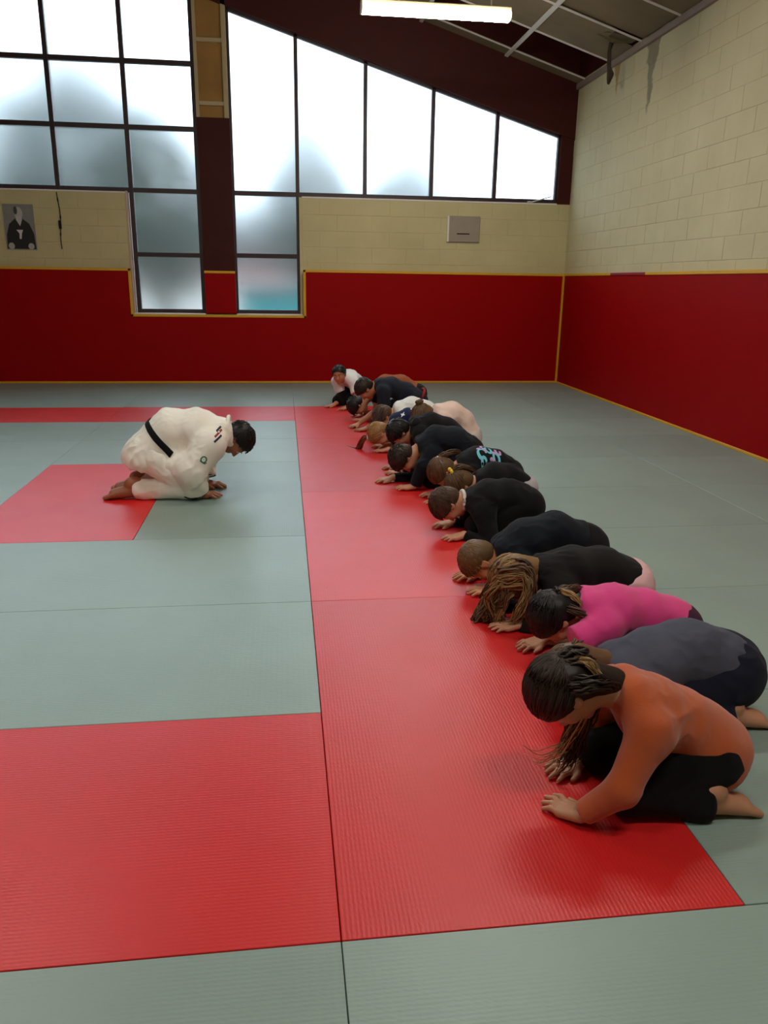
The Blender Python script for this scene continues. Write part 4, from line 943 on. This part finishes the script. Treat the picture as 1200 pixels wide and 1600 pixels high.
# 10 black hooded top
p10 = person('kneeling person in black hooded top with short dark hair behind the curly-haired one', 1.36, (1.08, 6.02), 1.08, (1.36, 0.23), (1.01, 0.375), (0.895, 0.315), 80,
            [(0.90, 5.91, A2((-1, 0.15))), (0.90, 6.13, A2((-1, -0.1)))], GRP, v=0.0078, shirt=C_BLACK, trousers=C_DKT, seed=11, loose=0.018)
cap(p10, H_BLACK, 0.05); locks_short(p10, 200, 0.4, 0.05, 0.02, 0.3)
hood = Field(p10.nk-0.16, p10.nk+0.16, 0.007); hood.cone(p10.nk+p10.lf*0.07+p10.nrm*0.02, p10.nk-p10.lf*0.07+p10.nrm*0.02, 0.048, 0.048, 0.02); hood.cone(p10.nk+p10.nrm*0.04, p10.nk+p10.nrm*0.03-p10.cu*0.08, 0.04, 0.03, 0.03)
V, Q = hood.mesh(1); V = folds(V, Q, 0.005, 45, 3); mobj('hood', V, Q, C_BLK2, p10.body, True)

# 11 cream sweater, bun
p11 = person('kneeling person in pale pink sweater with hair in a bun', 1.42, (1.24, 6.48), 1.24, (1.545, 0.205), (1.285, 0.415), (1.165, 0.36), 78,
             [(1.10, 6.38, A2((-1, 0.1))), (1.10, 6.58, A2((-1, -0.1)))], GRP, v=0.0078, shirt=cloth('pale_pink_knit', (226, 198, 186), 0.4), trousers=cloth('light_trouser_cloth', (204, 192, 186)), seed=12, loose=0.014, hem=-0.06)
cap(p11, H_BROWN, 0.05); gather(p11, 180, (-0.93, 0, 0.35)); n0 = p11.hp(-0.53, 0, 0.30)
th = np.linspace(0, 4*math.pi, 26); ax1, ax2 = p11.A[1], unit(np.cross(p11.A[1], unit(p11.hp(-0.93, 0, 0.35)-p11.hc)))
tail_locks(p11, [n0+(0.022+0.008*math.sin(t*2))*(math.cos(t)*ax1+math.sin(t)*ax2)+unit(n0-p11.hc)*0.004*i/5 for i, t in enumerate(th)], 26, 0.012, 0.010, 0.006, 0.003, 40, 1, 'bun', ragged=0.1)

# 12 blond, ponytail on the mat, navy jersey
p12 = person('kneeling person in navy jersey with white squares, blond ponytail fallen on the mat', 1.28, (1.02, 6.86), 1.03, (1.33, 0.18), (0.97, 0.265), (0.84, 0.145), 94,
             [(0.90, 6.75, A2((-1, 0.1))), (0.90, 6.97, A2((-1, -0.1)))], GRP, v=0.0078, shirt=cloth('navy_jersey', (22, 30, 66)), trousers=C_NAVYT, seed=13, sleeve='short')
cap(p12, H_BLOND, 0.05); gather(p12, 220, (0.35, 0.0, 0.95)); n0 = p12.hp(0.10, 0, 0.52)
tail_locks(p12, [n0, n0+(-0.03, 0.01, 0.0), n0+(-0.06, 0.04, -0.06), n0+(-0.085, 0.07, -0.13), n0+(-0.12, 0.12, -0.165), n0+(-0.17, 0.2, -0.17)], 70, 0.014, 0.008, 0.005, 0.006, 16, 1, mat=hairmat('auburn_tail_hair', srgb(122, 62, 44)), mid=0.03)
tie(p12, n0+(-0.006, 0, 0), (1, 0, 0), 0.018, M_WHITE, 0.006)
bv = caster(p12.shirt); wp = simple('white_print', srgb(226, 226, 226), 0.7)
for (ox, oy) in ((1.03, 6.78), (1.03, 6.88), (1.11, 6.72), (1.12, 6.83), (1.11, 6.93), (1.2, 6.78), (1.2, 6.88)):
    patch_on(bv, [(ox+a*0.017, oy+b*0.02, 0.3) for a, b in ((-1, -1), (0, -.6), (1, -1), (.6, 0), (1, 1), (0, .6), (-1, 1), (-.6, 0))], dn, wp, 'print_square', p12.shirt)

# 13 white top, long brown hair forward
p13 = person('kneeling person in white top with long brown hair falling forward', 1.34, (1.10, 7.30), 1.10, (1.44, 0.19), (1.06, 0.305), (0.93, 0.225), 88,
             [(0.92, 7.19, A2((-1, 0))), (0.92, 7.41, A2((-1, 0)))], GRP, v=0.0078, shirt=cloth('white_cotton', (226, 224, 222)), trousers=C_NAVYT, seed=14, bulge=(0.05, 0.05))
cap(p13, H_MID, 0.06); gather(p13, 160, (0.2, 0.5, 0.8), 0.06)
for k, l0 in enumerate((0.38, 0.2, -0.1, -0.34, 0.42)):
    q = p13.hp(0.05, l0, 0.3); tail_locks(p13, [p13.hp(-0.4, l0*.8, 0.1), q, q+(-0.04, -0.02, -0.06), (q[0]-0.06, q[1]-0.03, 0.08), (q[0]-0.06, q[1]-0.04, 0.015)], 30, 0.022, 0.025, 0.0055, 0.01, 16, k, 'loose_locks')

# 14 navy tee on straight arms
p14 = person('person on straight bare arms in dark navy T-shirt with short dark hair', 1.36, (1.10, 7.93), 1.09, (1.34, 0.285), (0.945, 0.455), (0.81, 0.405), 72,
             [(0.82, 7.80, A2((-0.9, -0.3))), (0.755, 8.03, A2((-0.8, -0.6)))], GRP, v=0.0078, shirt=cloth('dark_navy_tee', (30, 34, 46)), trousers=cloth('black_shorts_cloth', (24, 20, 24)), seed=15, sleeve='short', bulge=(0.03, 0.03), skin_c=(176, 116, 84))
cap(p14, H_DARK, 0.05); locks_short(p14, 240, 0.35, 0.05, 0.018, 0.3)
for sd in (-1, 1):
    k0 = p14.W(1.20, 0.20, sd*0.075)
b1 = p14.W(1.375, 0.31, 0.0)
collar_b = [b1+p14.lf*0.135*math.cos(t)+unit(p14.nrm)*0.11*math.sin(t) for t in np.linspace(0, 2*math.pi, 25)]
V, Fc = tube_mesh(np.array(collar_b)[None], np.full((1, 25), 0.012), 8); mobj('waistband', V, Fc, cloth('red_band', (150, 30, 44)), p14.body, True)

# 15 rust top, head low
p15 = person('kneeling person in rust brown top with dark hair, head low beside straight arms', 1.38, (1.08, 8.50), 1.10, (1.42, 0.28), (0.93, 0.30), (0.785, 0.145), 104,
             [(0.86, 8.36, A2((-1, 0))), (0.86, 8.66, A2((-1, 0)))], GRP, v=0.0085, shirt=cloth('rust_brown_cotton', (150, 82, 52)), trousers=C_DKT, seed=16, bulge=(0.09, 0.085))
cap(p15, H_BLACK, 0.06, low=0.05); locks_short(p15, 200, 0.5, 0.06, 0.02, 0.3)

# 16 boy in white, head up, looking at the camera
p16 = person('crouching person in white T-shirt and black trousers with the head raised', 1.32, (0.70, 9.46), 0.72, (0.98, 0.21), (0.70, 0.355), (0.62, 0.385), 16,
             [(0.72, 9.17, A2((-0.7, -0.7))), (0.585, 9.37, A2((-0.9, -0.3)))], GRP, v=0.0078, shirt=cloth('white_tee', (230, 230, 230)), trousers=C_DKT, seed=17, sleeve='short', heading=math.radians(48), head_yaw=22, bulge=(0.03, 0.03), skin_c=(186, 120, 88))
cap(p16, H_BLACK, 0.04, 0.02); locks_short(p16, 260, 0.3, 0.04, 0.016, 0.2)
tail_locks(p16, [p16.hp(0.375, 0.07, 0.105), p16.hp(0.37, 0.16, 0.125), p16.hp(0.33, 0.23, 0.10)], 6, 0.002, 0.002, 0.0025, 0, 6, 1, 'eyebrow'); tail_locks(p16, [p16.hp(0.375, -0.07, 0.105), p16.hp(0.37, -0.16, 0.125), p16.hp(0.33, -0.23, 0.10)], 6, 0.002, 0.002, 0.0025, 0, 6, 2, 'eyebrow')

# the teacher in the white judo suit
M_GI = cloth('white_gi_weave', (242, 239, 229), 0.5, 420.0, 0.1, 0.05); M_BELT = cloth('black_belt_cotton', (14, 15, 18), 0.5, 300)
def gi_tail(T, P, d):
    S = d['S']; pe, cu, nr, lf, up, fw = d['pelv'], d['cu'], d['nrm'], d['lf'], d['up'], d['fw']
    # skirt of the jacket flaring behind and over the hips, ending in a hem above the knees
    zc_ = [(-up, np.array([0, 0, 0.20]))]; vent = [(-up-fw*0.25, pe+fw*0.02*S-up*0.075*S)]
    T.cone(d['s1'], pe-cu*0.045*S-up*0.015*S, 0.080*S, 0.088*S, 0.03, lat=lf, q=0.74, cuts=vent)
    for sd in (1, -1): T.cone(d['s1']-nr*0.02*S+lf*sd*0.03*S, d['hips'][0 if sd > 0 else 1]+fw*0.075*S-up*0.03*S, 0.058*S, 0.074*S, 0.03, cuts=zc_)
    T.cone(P.nk+nr*0.008*S, P.nk+cu*0.02*S-nr*0.03*S, 0.046*S, 0.043*S, 0.02, lat=lf, q=0.8)
pt = person('adult judo teacher bowing in white suit with black belt, alone on the grey mats', 1.75, (-0.60, 5.46), -0.65, (-0.905, 0.315), (-0.450, 0.455), (-0.345, 0.385), 88,
            [(-0.615, 5.64, A2((1, -0.2))), (-0.635, 5.34, A2((1, 0.0)))], None, face=1, adult=True, v=0.0062, shirt=M_GI, trousers=M_GI, seed=20, sleeve='wide', loose=0.020, tloose=0.012, tail=gi_tail, hem=None,
            bulge=(0.072, 0.040), skin_c=(156, 100, 70), fold=0.0065, neckline=0.012, elbows=((-0.63, 5.71, 0.225), (-0.645, 5.225, 0.225)), H=0.24, knee_w=0.085, foot_w=0.055, spread=0.115)
cap(pt, H_BLACK, 0.045, 0.0); locks_short(pt, 420, 0.3, 0.05, 0.013, 0.35, lift=0.04)
for sd in (1, -1): tail_locks(pt, [pt.hp(0.38, sd*0.06, 0.10), pt.hp(0.37, sd*0.16, 0.125), pt.hp(0.32, sd*0.24, 0.10)], 8, 0.003, 0.002, 0.003, 0, 6, 5, 'eyebrow')
bv = caster(pt.shirt)
# belt: a band around the waist in a tilted plane
bcn = pt.s1-pt.cu*0.070-pt.nrm*0.02; bax = unit(np.array([0.76, 0, 0.65])); ba = pt.lf; bb = unit(np.cross(bax, ba)); V = []; NB = 48
for i in range(NB):
    t = i/NB*2*math.pi; d = math.cos(t)*ba+math.sin(t)*bb
    for hgt, oo in ((-0.022, 0.004), (-0.018, 0.011), (0.018, 0.011), (0.022, 0.004)):
        o = bcn+bax*hgt; hit = bv.ray_cast(Vector(o), Vector(d)); h = np.array(hit[0]) if hit[0] is not None and np.linalg.norm(np.array(hit[0])-o) < 0.24 else o+d*0.17
        V.append(h+d*oo)
Fc = [(i*4+k, ((i+1) % NB)*4+k, ((i+1) % NB)*4+k+1, i*4+k+1) for i in range(NB) for k in range(3)]
belt = mobj('belt', V, Fc, M_BELT, pt.body, True)
# shoulder stripes, seen on the near shoulder, and the green sleeve mark
fy = np.array([0, 1.0, 0])
def cast_px(pxy, yy):
    d = _r*(pxy[0]-600)/F_PX+_u*(800-pxy[1])/F_PX+_w; return np.array([0, 0, CAM_H])+d*(yy/d[1])
view = unit(cast_px((330, 690), 5.4)-np.array([0, 0, CAM_H]))
for k, (c_, a, b_) in enumerate((((26, 30, 50), (339, 672), (345, 667)), ((150, 40, 36), (337.5, 678.5), (346.5, 671)), ((26, 30, 50), (337, 685.5), (347, 677.5)))):
    P0, P1 = cast_px(a, 5.3), cast_px(b_, 5.3); ribbon_on(bv, [P0+(P1-P0)*t for t in np.linspace(0, 1, 5)], 0.014, fy, simple('stripe_%d' % k, srgb(*c_), 0.7), 'shoulder_stripe', pt.shirt, 0.005)
gm = simple('green_mark', srgb(20, 110, 84), 0.6)
ring_ = [cast_px((321.5+4.2*math.cos(t), 711-4.5*math.sin(t)), 5.3) for t in np.linspace(-1.9, 3.6, 12)]
ribbon_on(bv, ring_, 0.008, fy, gm, 'sleeve_mark', pt.shirt, 0.004)
ribbon_on(bv, [cast_px(q, 5.3) for q in ((316.5, 712), (320, 715), (323, 717.5), (325.5, 716))], 0.008, fy, gm, 'sleeve_mark', pt.shirt, 0.004)
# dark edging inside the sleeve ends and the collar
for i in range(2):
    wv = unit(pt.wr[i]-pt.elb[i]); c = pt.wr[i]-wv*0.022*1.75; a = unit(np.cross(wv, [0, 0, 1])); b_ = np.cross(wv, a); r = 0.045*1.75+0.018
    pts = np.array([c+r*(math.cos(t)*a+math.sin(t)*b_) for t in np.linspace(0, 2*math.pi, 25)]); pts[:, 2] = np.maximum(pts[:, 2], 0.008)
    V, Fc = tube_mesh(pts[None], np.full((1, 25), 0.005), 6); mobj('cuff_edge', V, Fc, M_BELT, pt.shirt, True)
collar(pt, M_GI, 0.076, 0.013, 0.036, 'lapel', 0.4)
